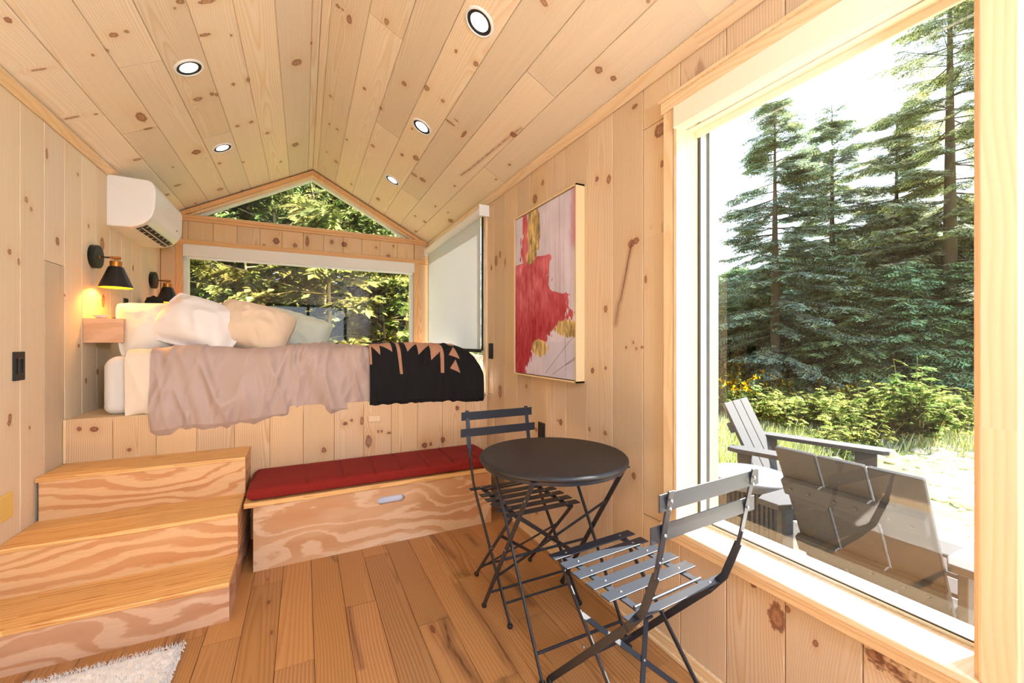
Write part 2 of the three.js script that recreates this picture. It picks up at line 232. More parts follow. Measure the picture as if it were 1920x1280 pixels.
const fStreaks = [[[[.53, -1.697], [.513, -1.591], [.5, -1.533], [.514, -1.465], [.52, -1.399], [.53, -1.333]], .012, .9], [[[.669, -1.908], [.668, -1.697], [.683, -1.531], [.669, -1.314]], .014, .6], [[[.691, -2.48], [.709, -2.296], [.726, -2.157]], .01, .8], [[[.897, -1.911], [.908, -1.826], [.909, -1.716], [.91, -1.617]], .011, .8], [[[.886, -2.382], [.891, -2.222]], .009, .7], [[[.69, -1.985], [.712, -1.99], [.734, -1.972]], .018, .5], [[[.178, -1.954], [.176, -1.837], [.18, -1.702], [.187, -1.577]], .007, .85], [[[.139, -2.473], [.157, -2.396]], .006, .7], [[[-.437, -2.084], [-.443, -2.013]], .009, .9], [[[-.868, -2.075], [-.877, -2.035]], .008, .6], [[[.62, -1.3], [.6, -1.2]], .01, .8]];
const tF = paintBoards(2005, 1230, aF0, -2.6, 820, rF, [[-.14, -2.16, .014, .05], [-.115, -1.93, .01, .05], [-.16, -2.37, .012, .02], [.47, -1.66, .02, .09]].map((k) => [k[0], k[1], k[2] * .35, k[3] * .25]), MAPLE, (a, b, seed) => {
  let s = 0; for (const [p, w, k] of fStreaks) { if (Math.abs(a - p[0][0]) > .1) continue; const [d, t] = polyDist(p, a, b); if (d < .05) { const taper = .35 + .65 * Math.sin(clamp(t, .04, .96) * Math.PI), ww = w * taper * (.5 + vn(a * 60 + 3, b * 9) * 1.1); s = Math.max(s, (1 - sm(ww * .1, ww, d)) * k * (.35 + .6 * vn(a * 320, b * 26)), (1 - sm(ww * .5, w * 3.2, d)) * .34 * k); } } return s;
}, { gap: .011 });
const mF = std({ map: tF, roughness: .42 }), uF = uvIn(tF);

// floor
const floor = struct('floor', bx(XL - .12, XO, -.16, -.012, ZB - .12, ZF + .12), std({ color: 0x4a3220, roughness: .9 }));
for (const [a0, a1, z0, z1] of rF) { const b0 = Math.max(a0, XL), b1 = Math.min(a1, XR); if (b1 - b0 > .01) plank(floor, mF, O0, ex, ez, ey, b0, b1, z0, z1, uF, .012, .0016, 'floor_board'); }
// left wall
const wl = struct('wall_left', bx(XL - .12, XL - .016, 0, YE + .1, ZB - .12, ZF + .12), std({ color: 0xb99a74, roughness: .9 }));
for (let i = -2; ; i++) { const z0 = Math.max(ZB, aL0 + pL * i), z1 = Math.min(ZF, aL0 + pL * (i + 1)); if (z0 >= ZF) break; if (z1 <= ZB) continue; if (i === 9) { plank(wl, mL, V(XL, 0, 0), ez, ey, ex, z0, z1, 0, 1.549, uL, .016, .003); plank(wl, mL, V(XL, 0, 0), ez, ey, ex, z0, z1, 1.549, YE, uL, .016, .003); } else plank(wl, mL, V(XL, 0, 0), ez, ey, ex, z0, z1, 0, YE, uL, .016, .003); }
// right wall with two openings
const W1 = { z0: -1.107, z1: -.322, y0: .47, y1: 2.03 }, W2 = { z0: -4.40, z1: -2.93, y0: .78, y1: 2.17 };
const wallX0 = XR + .016;
const wr = struct('wall_right', [bx(wallX0, XO, 0, W2.y0, ZB - .12, W1.z0), bx(wallX0, XO, 0, W1.y0, W1.z0, W1.z1), bx(wallX0, XO, 0, YE + .1, W1.z1, ZF + .12), bx(wallX0, XO, W1.y1, YE + .1, W1.z0, W1.z1), bx(wallX0, XO, W2.y0, YE + .1, W2.z1, W1.z0), bx(wallX0, XO, W2.y1, YE + .1, W2.z0, W2.z1), bx(wallX0, XO, W2.y0, YE + .1, ZB - .12, W2.z0)], std({ color: 0xb99a74, roughness: .9 }));
for (let i = -8; ; i++) {
  const z0 = Math.max(ZB, aR0 + pR * i), z1 = Math.min(ZF, aR0 + pR * (i + 1)); if (z0 >= ZF) break; if (z1 <= ZB + .001) continue;
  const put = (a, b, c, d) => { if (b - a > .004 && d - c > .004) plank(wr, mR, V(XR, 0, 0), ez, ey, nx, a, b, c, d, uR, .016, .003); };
  const win = [W1, W2].find((w) => z1 > w.z0 && z0 < w.z1);
  if (!win) { if (i === 10) { put(z0, z1, 0, 1.591); put(z0, z1, 1.591, YE); } else put(z0, z1, 0, YE); continue; }
  put(z0, z1, 0, win.y0); put(z0, z1, win.y1, YE); if (z0 < win.z0) put(z0, win.z0, win.y0, win.y1); if (z1 > win.z1) put(win.z1, z1, win.y0, win.y1);
}
// end wall behind the bed: low wall, side boards, header; open gable above
const W3 = { x0: -.93, x1: 1.062, y0: .8, y1: 2.01 };
const wb = struct('wall_back', [bx(XL - .12, W3.x0, 0, 2.24, ZB - .14, ZB - .016), bx(W3.x1, XO, 0, 2.24, ZB - .14, ZB - .016), bx(W3.x0, W3.x1, 0, W3.y0, ZB - .14, ZB - .016), bx(W3.x0, W3.x1, W3.y1, 2.24, ZB - .14, ZB - .016)], std({ color: 0xb07a4c, roughness: .9 }));
const uPb = uP;
for (let i = 0; i < 13; i++) { const a0 = i ? -1.07 + .178 * i : XL, a1 = Math.min(XR, -.892 + .178 * i); if (a1 <= a0) continue; const put = (p, q, r, s) => { if (q - p > .004) plank(wb, mP, V(0, 0, ZB), ex, ey, ez, p, q, r, s, uPb, .016, .003); };
  if (a0 < W3.x0) put(a0, Math.min(a1, W3.x0), .78, 2.24); if (a1 > W3.x1) put(Math.max(a0, W3.x1), a1, .78, 2.24); const m0 = Math.max(a0, W3.x0), m1 = Math.min(a1, W3.x1); put(m0, m1, W3.y1, 2.24); }
// front wall behind the viewer, its glazed door opening added to let in light
const W5 = { x0: -.75, x1: .95, y0: .05, y1: 2.05 };
const wf = struct('wall_front', [bx(XL - .12, W5.x0, 0, YE + .1, ZF, ZF + .12), bx(W5.x1, XO, 0, YE + .1, ZF, ZF + .12), bx(W5.x0, W5.x1, W5.y1, YE + .1, ZF, ZF + .12), bx(W5.x0, W5.x1, 0, W5.y0, ZF, ZF + .12), (() => { const s = new THREE.Shape([new THREE.Vector2(XL - .1, YE + .08), new THREE.Vector2(XR + .1, YE + .08), new THREE.Vector2(XC, YR + .1)]); const g = new THREE.ExtrudeGeometry(s, { depth: .12, bevelEnabled: false }); g.translate(0, 0, ZF); return boxUV(g); })()], std({ color: 0xe6cba4, roughness: .7 }));
// ceiling: two slopes
const lenS = Math.hypot(XC - XL, YR - YE), eL1 = V(cosT, sinT, 0), eL3 = V(sinT, -cosT, 0), eR1 = V(-cosT, sinT, 0), eR3 = V(-sinT, -cosT, 0);
const slab = (x, s) => { const g = new THREE.BoxGeometry(lenS + .12, .14, ZF - ZB + .3); g.translate((lenS + .12) / 2 - .1, .07 + .018, (ZF + ZB) / 2); const c = s > 0 ? eL1 : eR1; g.applyMatrix4(new THREE.Matrix4().makeBasis(c, (s > 0 ? eL3 : eR3).clone().negate(), c.clone().cross((s > 0 ? eL3 : eR3).clone().negate())).setPosition(V(x, YE, s > 0 ? 0 : (ZF + ZB)))); return boxUV(g); };
const ceil = struct('ceiling', [slab(XL, 1), slab(XR, -1)], std({ color: 0x8a6b49, roughness: .9 }));
for (const [rows, O, e1, e3, m, t] of [[rL, V(XL, YE, 0), eL1, eL3, mCL, tCL], [rR, V(XR, YE, 0), eR1, eR3, mCR, tCR]]) { const u = uvIn(t); for (const [s0, s1, z0, z1] of rows) plank(ceil, m, O, e1, ez, e3, s0, s1, z0, z1, u, .016, .003); }
// eave mouldings
const mould = (x, s) => { const g = bar(V(x + s * .02, YE - .008, ZB + .002), V(x + s * .02, YE - .008, ZF), .05, .016, V(s * .75, -1, 0), .005); return g; };
struct('trim_1', boxUV(mould(XL, 1)), mT); struct('trim_2', boxUV(mould(XR, -1)), mT);
// baseboard and its shoe moulding on the right, on the left
struct('baseboard_right', [bx(XR - .014, XR, 0, .05, -2.47, ZF, .004), bx(XR - .026, XR - .014, 0, .018, -2.47, ZF, .005)], mTh);
struct('baseboard_left', [bx(XL, XL + .014, 0, .05, -2.07, ZF, .004)], mTh);

// ---------------------------------------------------------------- windows
const glass = phys({ color: 0xffffff, roughness: 0, transmission: 1, thickness: 0, ior: 1.5, metalness: 0 });
const glassBack = phys({ color: 0xfff0d2, roughness: 0, transmission: 1, thickness: 0, ior: 1.5 });
const alu = std({ color: 0xc3c4bf, roughness: .5, metalness: .2 }), aluDark = std({ color: 0x3c3832, roughness: .6 }), vinyl = std({ color: 0xdfe0da, roughness: .45 });
const paneX = (x, y0, y1, z0, z1) => { const g = new THREE.PlaneGeometry(z1 - z0, y1 - y0); g.rotateY(Math.PI / 2); g.translate(x, (y0 + y1) / 2, (z0 + z1) / 2); return g; };
const paneZ = (z, x0, x1, y0, y1) => { const g = new THREE.PlaneGeometry(x1 - x0, y1 - y0); g.translate((x0 + x1) / 2, (y0 + y1) / 2, z); return g; };
{ // window_1: the big picture window
  const w = new THREE.Group(); w.name = 'window_1'; w.userData.kind = 'structure'; scene.add(w);
  part('jamb_liner', [bx(1.222, 1.335, W1.y0 + .01, W1.y1, W1.z0 - .002, W1.z0 + .014), bx(1.222, 1.335, W1.y0 + .01, W1.y1, W1.z1 - .014, W1.z1 + .002), bx(1.222, 1.335, W1.y1 - .014, W1.y1 + .002, W1.z0, W1.z1)], mT, w);
  part('sill_board', bx(1.205, 1.345, .468, .488, W1.z0 - .05, W1.z1 + .05, .004), mTh, w);
  part('window_frame', [bx(1.335, 1.40, W1.y0, W1.y1, W1.z0, W1.z0 + .02), bx(1.335, 1.40, W1.y0, W1.y1, W1.z1 - .02, W1.z1), bx(1.335, 1.40, W1.y1 - .03, W1.y1, W1.z0, W1.z1), bx(1.335, 1.41, W1.y0 - .005, .5, W1.z0, W1.z1)], alu, w);
  part('gasket', [bx(1.334, 1.341, .49, W1.y1, W1.z0 + .012, W1.z0 + .0225), bx(1.335, 1.345, .498, .503, W1.z0, W1.z1)], aluDark, w);
  part('screen_track', bx(1.375, 1.425, .49, W1.y1, W1.z0 + .012, W1.z0 + .034), std({ color: 0x6c6d69, roughness: .7 }), w);
  part('pane', paneX(1.362, .5, W1.y1 - .03, W1.z0 + .02, W1.z1 - .02), glass, w);
}
// casing around window_1
struct('trim_3', bx(1.222, 1.24, .49, 2.08, -1.156, W1.z0 + .003, .003), mT);
struct('trim_4', bx(1.206, 1.24, .49, 2.2, W1.z1 - .004, W1.z1 + .05, .004), mT);
struct('trim_5', [bx(1.216, 1.24, 2.03, 2.082, -1.165, W1.z1, .004), bx(1.208, 1.24, 2.072, 2.086, -1.172, W1.z1, .004)], mTh);
struct('trim_6', [bx(1.222, 1.24, .43, .47, -1.16, W1.z1 + .05, .004), bx(1.214, 1.24, .452, .47, -1.16, W1.z1 + .05, .004)], mTh);
{ // window_2 on the right wall beside the bed
  const w = new THREE.Group(); w.name = 'window_2'; w.userData.kind = 'structure'; scene.add(w);
  part('jamb_liner', [bx(1.235, 1.335, W2.y0, W2.y1, W2.z0, W2.z0 + .014), bx(1.235, 1.335, W2.y0, W2.y1, W2.z1 - .014, W2.z1), bx(1.235, 1.335, W2.y1 - .014, W2.y1, W2.z0, W2.z1)], mT, w);
  part('sill_board', bx(1.21, 1.335, W2.y0 - .02, W2.y0 + .002, W2.z0 - .04, W2.z1 + .05, .004), mTh, w);
  part('window_frame', [bx(1.335, 1.39, W2.y0, W2.y1, W2.z0, W2.z0 + .03), bx(1.335, 1.39, W2.y0, W2.y1, W2.z1 - .03, W2.z1), bx(1.335, 1.39, W2.y1 - .03, W2.y1, W2.z0, W2.z1), bx(1.335, 1.39, W2.y0, W2.y0 + .03, W2.z0, W2.z1)], vinyl, w);
  part('pane', paneX(1.36, W2.y0 + .03, W2.y1 - .03, W2.z0 + .03, W2.z1 - .03), glass, w);
}
struct('trim_7', bx(1.222, 1.24, W2.y0 - .02, 2.17, W2.z1 - .004, W2.z1 + .052, .003), mT);
{ // window_3 over the bed
  const w = new THREE.Group(); w.name = 'window_3'; w.userData.kind = 'structure'; scene.add(w);
  part('window_frame', [bx(W3.x0, W3.x0 + .03, W3.y0, W3.y1, ZB - .11, ZB - .02), bx(W3.x1 - .03, W3.x1, W3.y0, W3.y1, ZB - .11, ZB - .02), bx(W3.x0, W3.x1, W3.y1 - .03, W3.y1, ZB - .11, ZB - .02), bx(W3.x0, W3.x1, W3.y0, W3.y0 + .03, ZB - .11, ZB - .02)], vinyl, w);
  part('pane', paneZ(ZB - .07, W3.x0 + .03, W3.x1 - .03, W3.y0 + .03, W3.y1 - .03), glassBack, w);
}
struct('trim_8', [bx(W3.x0 - .045, W3.x0 + .004, .78, W3.y1, ZB, ZB + .016, .003)], mTo);
struct('trim_9', [bx(W3.x1 - .004, W3.x1 + .05, .78, W3.y1, ZB, ZB + .016, .003)], mTo);
struct('trim_10', bx(XL + .1, XR - .02, W3.y1 - .004, W3.y1 + .04, ZB, ZB + .016, .003), mToh);
struct('trim_11', [bx(XL, XR, 2.236, 2.262, ZB - .13, ZB + .028, .004), bx(XL, XR, 2.212, 2.24, ZB, ZB + .018, .004)], mToh);
{ // window_4: gable triangle
  const w = new THREE.Group(); w.name = 'window_4'; w.userData.kind = 'structure'; scene.add(w);
  const slopeY = (x, d) => YR - Math.abs(x - XC) * (YR - YE) / (XC - XL) - d;
  const rail = (d0, d1, z0, z1, s) => { const k = d1 / ((YR - YE) / (XC - XL)), k0 = d0 / ((YR - YE) / (XC - XL)), yb = 2.255, xi = (d) => (YR - d - yb) / ((YR - YE) / (XC - XL)); const sh = new THREE.Shape([new THREE.Vector2(XC, YR - d0), new THREE.Vector2(XC + s * xi(d0), yb), new THREE.Vector2(XC + s * xi(d1), yb), new THREE.Vector2(XC, YR - d1)]); const g = new THREE.ExtrudeGeometry(sh, { depth: z1 - z0, bevelEnabled: false }); g.translate(0, 0, z0); return boxUV(g); };
  for (const s of [-1, 1]) { part('rake_trim', rail(.012, .05, ZB, ZB + .03, s), mTo, w); part('window_frame', rail(.01, .068, ZB - .12, ZB, s), mT, w); part('glazing_bead', rail(.05, .082, ZB - .1, ZB - .05, s), vinyl, w); }
  part('bottom_frame', bx(-.95, 1.1, 2.255, 2.278, ZB - .11, ZB - .02), mTh, w);
  const tri = new THREE.ShapeGeometry(new THREE.Shape([new THREE.Vector2(-.93, 2.27), new THREE.Vector2(1.09, 2.27), new THREE.Vector2(XC, 2.77)])); tri.translate(0, 0, ZB - .07); part('pane', tri, glass, w);
}
{ // added_door_1: unseen glazed door, added for fill light from behind
  const w = new THREE.Group(); w.name = 'added_door_1'; w.userData.kind = 'structure'; scene.add(w);
  part('door_frame', [bx(W5.x0, W5.x0 + .06, W5.y0, W5.y1, ZF + .02, ZF + .08), bx(W5.x1 - .06, W5.x1, W5.y0, W5.y1, ZF + .02, ZF + .08), bx(W5.x0, W5.x1, W5.y1 - .06, W5.y1, ZF + .02, ZF + .08), bx(W5.x0, W5.x1, W5.y0, W5.y0 + .06, ZF + .02, ZF + .08), bx(.07, .13, W5.y0, W5.y1, ZF + .02, ZF + .08)], aluDark, w);
  part('pane', paneZ(ZF + .05, W5.x0 + .06, .07, W5.y0 + .06, W5.y1 - .06), glass, w); part('pane', paneZ(ZF + .05, .13, W5.x1 - .06, W5.y0 + .06, W5.y1 - .06), glass, w);
}

// ---------------------------------------------------------------- ceiling downlights
{
  const ringW = std({ color: 0xe8e8e6, roughness: .5 }), ringK = std({ color: 0x1b1b1b, roughness: .6 }), diff = std({ color: 0xffffff, emissive: 0xfff6e6, emissiveIntensity: 3, roughness: .6 });
  const spots = [[-1, -2.551, 'left slope, nearest the viewer'], [-1, -3.502, 'left slope, above the white air conditioner'], [1, -1.636, 'right slope with a broad black ring, nearest'], [1, -2.595, 'right slope, middle one of three'], [1, -3.562, 'right slope, farthest, above the roller blind'], [-1, -1.6, null], [-1, -.65, null], [1, -.68, null], [-1, .3, null], [1, .3, null], [-1, 1.25, null], [1, 1.25, null]];  // entries without a label are unseen lights, added for brightness
  for (const [s, z, l] of spots) {
    const e1 = s < 0 ? eL1 : eR1, n = s < 0 ? eL3 : eR3, p = V(s < 0 ? XL : XR, YE, z).addScaledVector(e1, .648);
    const t = thing('ceiling_light', l ? 'round recessed downlight on the ' + l : 'added round recessed ceiling light in the pine ceiling, out of view', 'ceiling light', p.toArray(), 0, 'round recessed ceiling lights');
    t.quaternion.setFromUnitVectors(V(0, -1, 0), n);
    part('outer_ring', lathe([[.056, -.0005], [.056, -.006], [.06, -.0075], [.0655, -.005], [.067, 0]], 40), ringW, t);
    part('inner_ring', lathe([[.041, .004], [.0415, -.003], [.05, -.0045], [.056, -.003], [.056, .0]], 40), ringK, t);
    const d = new THREE.CircleGeometry(.0415, 40); d.rotateX(Math.PI / 2); d.translate(0, -.001, 0); part('diffuser', d, diff, t);
    const L = new THREE.RectAreaLight(0xcfe0ff, 60 * LAMP, .075, .075); L.position.copy(p).addScaledVector(n, .01); L.lookAt(p.clone().addScaledVector(n, 1)); scene.add(L);
  }
}

{ // globe lamps added out of view to brighten ceiling and left wall
  const opal = std({ color: 0xffffff, emissive: 0xf2f5ff, emissiveIntensity: 4, roughness: .4 }), cord = std({ color: 0x151515, roughness: .6 });
  for (const [x, z, l] of [[.72, .75, 'added opal globe lamp, unseen behind the viewer, nearer one'], [.72, 1.45, 'added opal globe lamp, unseen behind the viewer, farther one']]) {
    const y = 1.75, t = thing('added_globe', l, 'added fill lamp', [x, y, z], 0, 'added opal globe lamps'), yc = YR - Math.abs(x - XC) * (YR - YE) / (XC - XL);
    part('globe', new THREE.SphereGeometry(.1, 32, 20), opal, t); part('cap', cyl(0, .092, 0, .035, .04, 24), cord, t); part('cord', rod(V(0, .12, 0), V(0, yc - y - .015, 0), .004), cord, t); part('ceiling_rose', cyl(0, yc - y - .045, 0, .04, .02, 24), cord, t);
    const P = new THREE.PointLight(0xb9d3ff, 9 * FILL, 0, 2); P.position.set(x, y, z); P.castShadow = true; P.shadow.radius = 5; scene.add(P);
  }
}
// ---------------------------------------------------------------- stairs, bench, bed platform
const ply = paintPly(2048, 640, 900, 3, [222, 176, 126], [194, 128, 74], .12, 22, 2.6, .26), plyPale = paintPly(1536, 384, 1000, 11, [208, 168, 136], [176, 120, 80], .8, 9, 2.2, .4), plyPale2 = paintPly(1536, 384, 1000, 23, [224, 186, 146], [196, 136, 86], .4, 7, 3.4, .4);
const tTread = paintBoards(1024, 512, 0, 0, 1024 / .9, [[0, .9, 0, .45, 1, 901]], [], { early: [232, 180, 110], late: [200, 136, 70], knot: [110, 66, 36], rim: [80, 48, 30] }, (a, b) => sm(.86, .93, vn(a * 9, b * 60)) * .5, { gap: .011 });
const turned = (t, k = 1) => { const c = t.clone(); c.needsUpdate = true; return c; };
const mPly = wood(ply, .55), mPlyPale = wood(plyPale, .6), mPlyPale2 = wood(plyPale2, .55);
// streaky tread grain along x
const treadTex = (() => { const W = 1024, H = 512, D = new Uint8Array(W * H * 4); D.fill(255); for (let y = 0; y < H; y++) for (let x = 0; x < W; x++) { const a = x / 1100, b = y / 1100, q = b * 46 + fbm(a * 1.6, b * 16, 3) * 3.2; let f = q - Math.floor(q); const t = clamp(Math.pow(f, 1.6) * .6 * (.4 + fbm(a * 2 + 7, b * 26, 2)) + (vn(a * 20, b * 700) - .5) * .16 + sm(.78, .9, vn(a * 11 + 3, b * 90)) * .35), i = (y * W + x) * 4; D[i] = mix(236, 190, t); D[i + 1] = mix(188, 122, t); D[i + 2] = mix(120, 58, t); } return tex(D, W, H); })();
const mTread = wood(treadTex, .5);
const uvScale = (g, su, sv, ou = 0, ov = 0) => { const u = g.attributes.uv; for (let i = 0; i < u.count; i++) u.setXY(i, u.getX(i) * su + ou, u.getY(i) * sv + ov); return g; };
{
  const t = thing('stairs', 'three plywood steps leading up to the bed platform by the left wall', 'stairs', [-.678, 0, -2.49]);
  const H1 = [.163, .36, .555], Z = [-2.09, -2.345, -2.629], xr = -.278, zb = -2.88, L = (g) => { g.translate(.678, 0, 2.49); return g; };
  const mats = [mPlyPale, mPly, mPly], PS = [[1 / 1.536, 1 / .384], [1 / 2.2756, 1 / .7111], [1 / 2.2756, 1 / .7111]];
  for (let i = 0; i < 3; i++) {
    const y0 = i ? H1[i - 1] : 0, xl = XL + .002 + (i === 2 ? .012 : i === 1 ? .004 : 0);
    part('riser', L(uvScale(bx(xl, xr, y0, H1[i] - .02, Z[i] - .018, Z[i]), ...PS[i], i === 0 ? 0 : .52, i * .29)), mats[i], t);
    part('tread', L(uvScale(bx(XL + .002, xr + .001, H1[i] - .02, H1[i], i < 2 ? Z[i + 1] - .018 : zb, Z[i] + .006, .004), 1.07, 2.15, i * .31, i * .37)), mTread, t);
    part('side_panel', L(uvScale(bx(xr - .016, xr, y0, H1[i] - .02, zb, Z[i] - .018), PS[1][0], PS[1][1], i * .4, .2)), i ? mPly : mPlyPale, t);
  }
}
{
  const pf = thing('bed_platform', 'raised bed platform clad in vertical knotty pine boards', 'platform', [.08, 0, -3.67]);
  const off = (g) => { g.translate(-.08, 0, 3.67); return g; };
  part('top_deck', off(bx(XL + .002, XR - .002, .752, .775, ZB + .002, -2.882)), mTh, pf);
  part('core', off(bx(XL + .002, XR - .002, .002, .752, ZB + .002, -2.9)), std({ color: 0x6a4a30, roughness: .9 }), pf);
  for (let i = 0; i < 13; i++) { const a0 = Math.max(XL + .002, -1.07 + .178 * i), a1 = Math.min(XR - .002, -.892 + .178 * i); if (a1 - a0 < .01) continue; const m = plank(pf, mP, V(-.08, 0, 3.67 - 2.88), ex, ey, ez, a0, a1, .002, .775, (a, b) => uP(a, b), .016, .002, 'front_board'); }
  part('corner_bead', off(bx(XL + .001, XL + .014, .556, .775, -2.88, -2.872, .003)), mT, pf);
  part('cleat', off(bx(.38, .46, .64, .68, -2.88, -2.866, .003)), mT, pf);
}
{
  const b = thing('storage_bench', 'long plywood storage bench with a slot handle under the red cushion', 'bench', [.42, 0, -2.67]);
  const L = (g) => { g.translate(-.42, 0, 2.67); return g; };
  const sh = new THREE.Shape([new THREE.Vector2(-.228, 0), new THREE.Vector2(1.09, 0), new THREE.Vector2(1.09, .33), new THREE.Vector2(-.228, .33)]);
  const hole = new THREE.Path(); hole.absarc(.4, .254, .021, Math.PI / 2, Math.PI * 1.5); hole.lineTo(.513, .233); hole.absarc(.513, .254, .021, -Math.PI / 2, Math.PI / 2); hole.lineTo(.4, .275); sh.holes.push(hole);
  const fp = new THREE.ExtrudeGeometry(sh, { depth: .018, bevelEnabled: false, curveSegments: 12 }); fp.translate(0, 0, -2.493); part('front_panel', L(uvScale(boxUV(fp), 1 / 1.536, 1 / .384, .2, 0)), mPlyPale2, b);
  part('side_panel', L(bx(-.228, -.21, 0, .33, -2.878, -2.493)), mPlyPale2, b); part('side_panel', L(bx(1.072, 1.09, 0, .33, -2.878, -2.493)), mPlyPale2, b);
  part('lid', L(uvScale(bx(-.268, 1.13, .33, .356, -2.878, -2.462, .003), 1.07, 2.15)), mTread, b);
  // linen bag inside, seen through the slot
  const bag = solo('linen_bag', new RoundedBoxGeometry(.5, .3, .2, 4, .06).translate(.45, .152, -2.62), std({ color: 0xf2f0f4, roughness: .95 }), 'white linen bag inside the bench, seen through the slot', 'bag');
  // red cushion with stitched channels
  const red = std({ color: 0x9c1a0c, roughness: .95 });
  { const D = new Uint8Array(256 * 256 * 4); D.fill(255); const r = rng(4); for (let i = 0; i < 65536; i++) { const x = i & 255, y = i >> 8, w = ((x >> 1) + (y >> 1)) & 1 ? .9 : 1.06, k = w * (.88 + r() * .24); D[i * 4] = 136 * k; D[i * 4 + 1] = 26 * k; D[i * 4 + 2] = 14 * k; } const t = tex(D, 256, 256); t.repeat.set(9, 9); red.map = t; red.color.set(0xffffff); }
  const c = thing('bench_cushion', 'long red upholstered seat cushion with stitched channels on the bench', 'cushion', [.42, .356, -2.67]);
  const seams = [-.262, .02, .2, .37, .52, .68, .84, .99, 1.13];
  const seamD = (x) => { let m = 9; for (let i = 1; i < seams.length - 1; i++) m = Math.min(m, Math.abs(x - seams[i])); return m; };
  const g = grid(220, 40, (u, v) => {
    const x = mix(-.262, 1.13, u), th = v * Math.PI * 2, ca = Math.cos(th), sa = Math.sin(th), e = .32, hw = .205, hh = .034;
    const endr = Math.min(1, Math.pow(clamp(Math.min(u, 1 - u) * 1.392 / .03), .5)), dip = 1 - .16 * Math.exp(-Math.pow(seamD(x) / .006, 2));
    const zz = Math.sign(ca) * Math.pow(Math.abs(ca), e) * hw * (.94 + .06 * endr), yy = Math.sign(sa) * Math.pow(Math.abs(sa), .5) * hh * endr * (sa > 0 ? dip * (1 + .16 * (1 - Math.pow(Math.abs(zz) / hw, 2))) : 1);
    return [x - .42, yy + hh, zz, x, v * .9];
  }); part('cover', g, red, c);
  const sg = []; for (let i = 1; i < seams.length - 1; i++) sg.push(bar(V(seams[i] - .42, .0665, -.19), V(seams[i] - .42, .0665, .19), .003, .0015, V(0, 1, 0)));
  part('stitching', sg, std({ color: 0x6e1208, roughness: .9 }), c);
}
// ---------------------------------------------------------------- bed
const linen = (c, r = .95) => phys({ color: c, roughness: r, sheen: .3, sheenRoughness: .8, sheenColor: new THREE.Color(c) });
const frontZ = -2.905;
{
  const m = thing('mattress', 'white fitted mattress on the bed platform', 'mattress', [.09, .775, -3.64]);
  const g = new RoundedBoxGeometry(2.1, .315, 1.4, 6, .055); const p = g.attributes.position; for (let i = 0; i < p.count; i++) { const x = p.getX(i), y = p.getY(i), z = p.getZ(i); const k = 1 + (fbm(x * 4 + 3, y * 9, 2) - .5) * .02; p.setXYZ(i, x * (1 + .006 * Math.sin(y * 30)), y, z * k); } g.translate(0, .1575, 0); g.computeVertexNormals();
  part('body', g, linen(0xeae3da), m);
}
const yTopAt = (x) => x < .8 ? 1.118 : .74 + .378 * Math.sqrt(Math.max(0, 1 - Math.pow((x - .8) / .44, 3)));
function drape(x0, x1, lift, hem, nu, nv, amp, back, seed, inset = 0, under_ = () => 1) {
  return grid(nu, nv, (u, v) => {
    const x = mix(x0, x1, u), yt = yTopAt(x) + lift, yh = hem(x), R = .07, zf = frontZ + lift + inset, topL = zf - R - back, arc = R * Math.PI / 2, drop = Math.max(.02, yt - R - yh), under = .05, T = topL + arc + drop + under; let s = v * T, y, z, ny, nz;
    if (s < topL) { y = yt; z = back + s; ny = 1; nz = 0; } else if (s < topL + arc) { const a = (s - topL) / R; y = yt - R + R * Math.cos(a); z = zf - R + R * Math.sin(a); ny = Math.cos(a); nz = Math.sin(a); } else if (s < topL + arc + drop) { y = yt - R - (s - topL - arc); z = zf; ny = 0; nz = 1; } else { const a = (s - topL - arc - drop) / under; y = yh - .022 * Math.sin(a * Math.PI / 2); z = zf - under * .9 * a; ny = -1; nz = 0; }
    const hang = sm(topL - .1, topL + arc + .1, s), f1 = fbm(x * 5.5 + s * 1.4 + seed, s * 1.6 + seed, 3) - .5, f2 = 1 - Math.abs(2 * fbm(x * 9 - s * 2.2 + seed * 2, s * 1.1 + 5, 2) - 1), f3 = fbm(x * 3 + seed, s * 3 + seed, 2) - .5, f4 = 1 - Math.abs(2 * vn(x * 21 + s * 6 + seed, s * 5) - 1);
    const am = amp * (under_(x)); let d = am * (f1 * .03 + (f2 - .6) * .032 * (.35 + .65 * hang) + f3 * .03 + (f4 - .5) * .011 + (1 - Math.abs(2 * vn(x * 13 - s * 4 + seed, s * 2.2 + x * 3) - 1) - .5) * .016 * (.4 + .6 * hang));
    if (s > topL + arc) d += am * .012 * Math.sin((s - topL - arc) / drop * 2.6);
    return [x, y + ny * d + (ny === 0 ? 0 : 0), z + nz * d, x, s];
  });
}
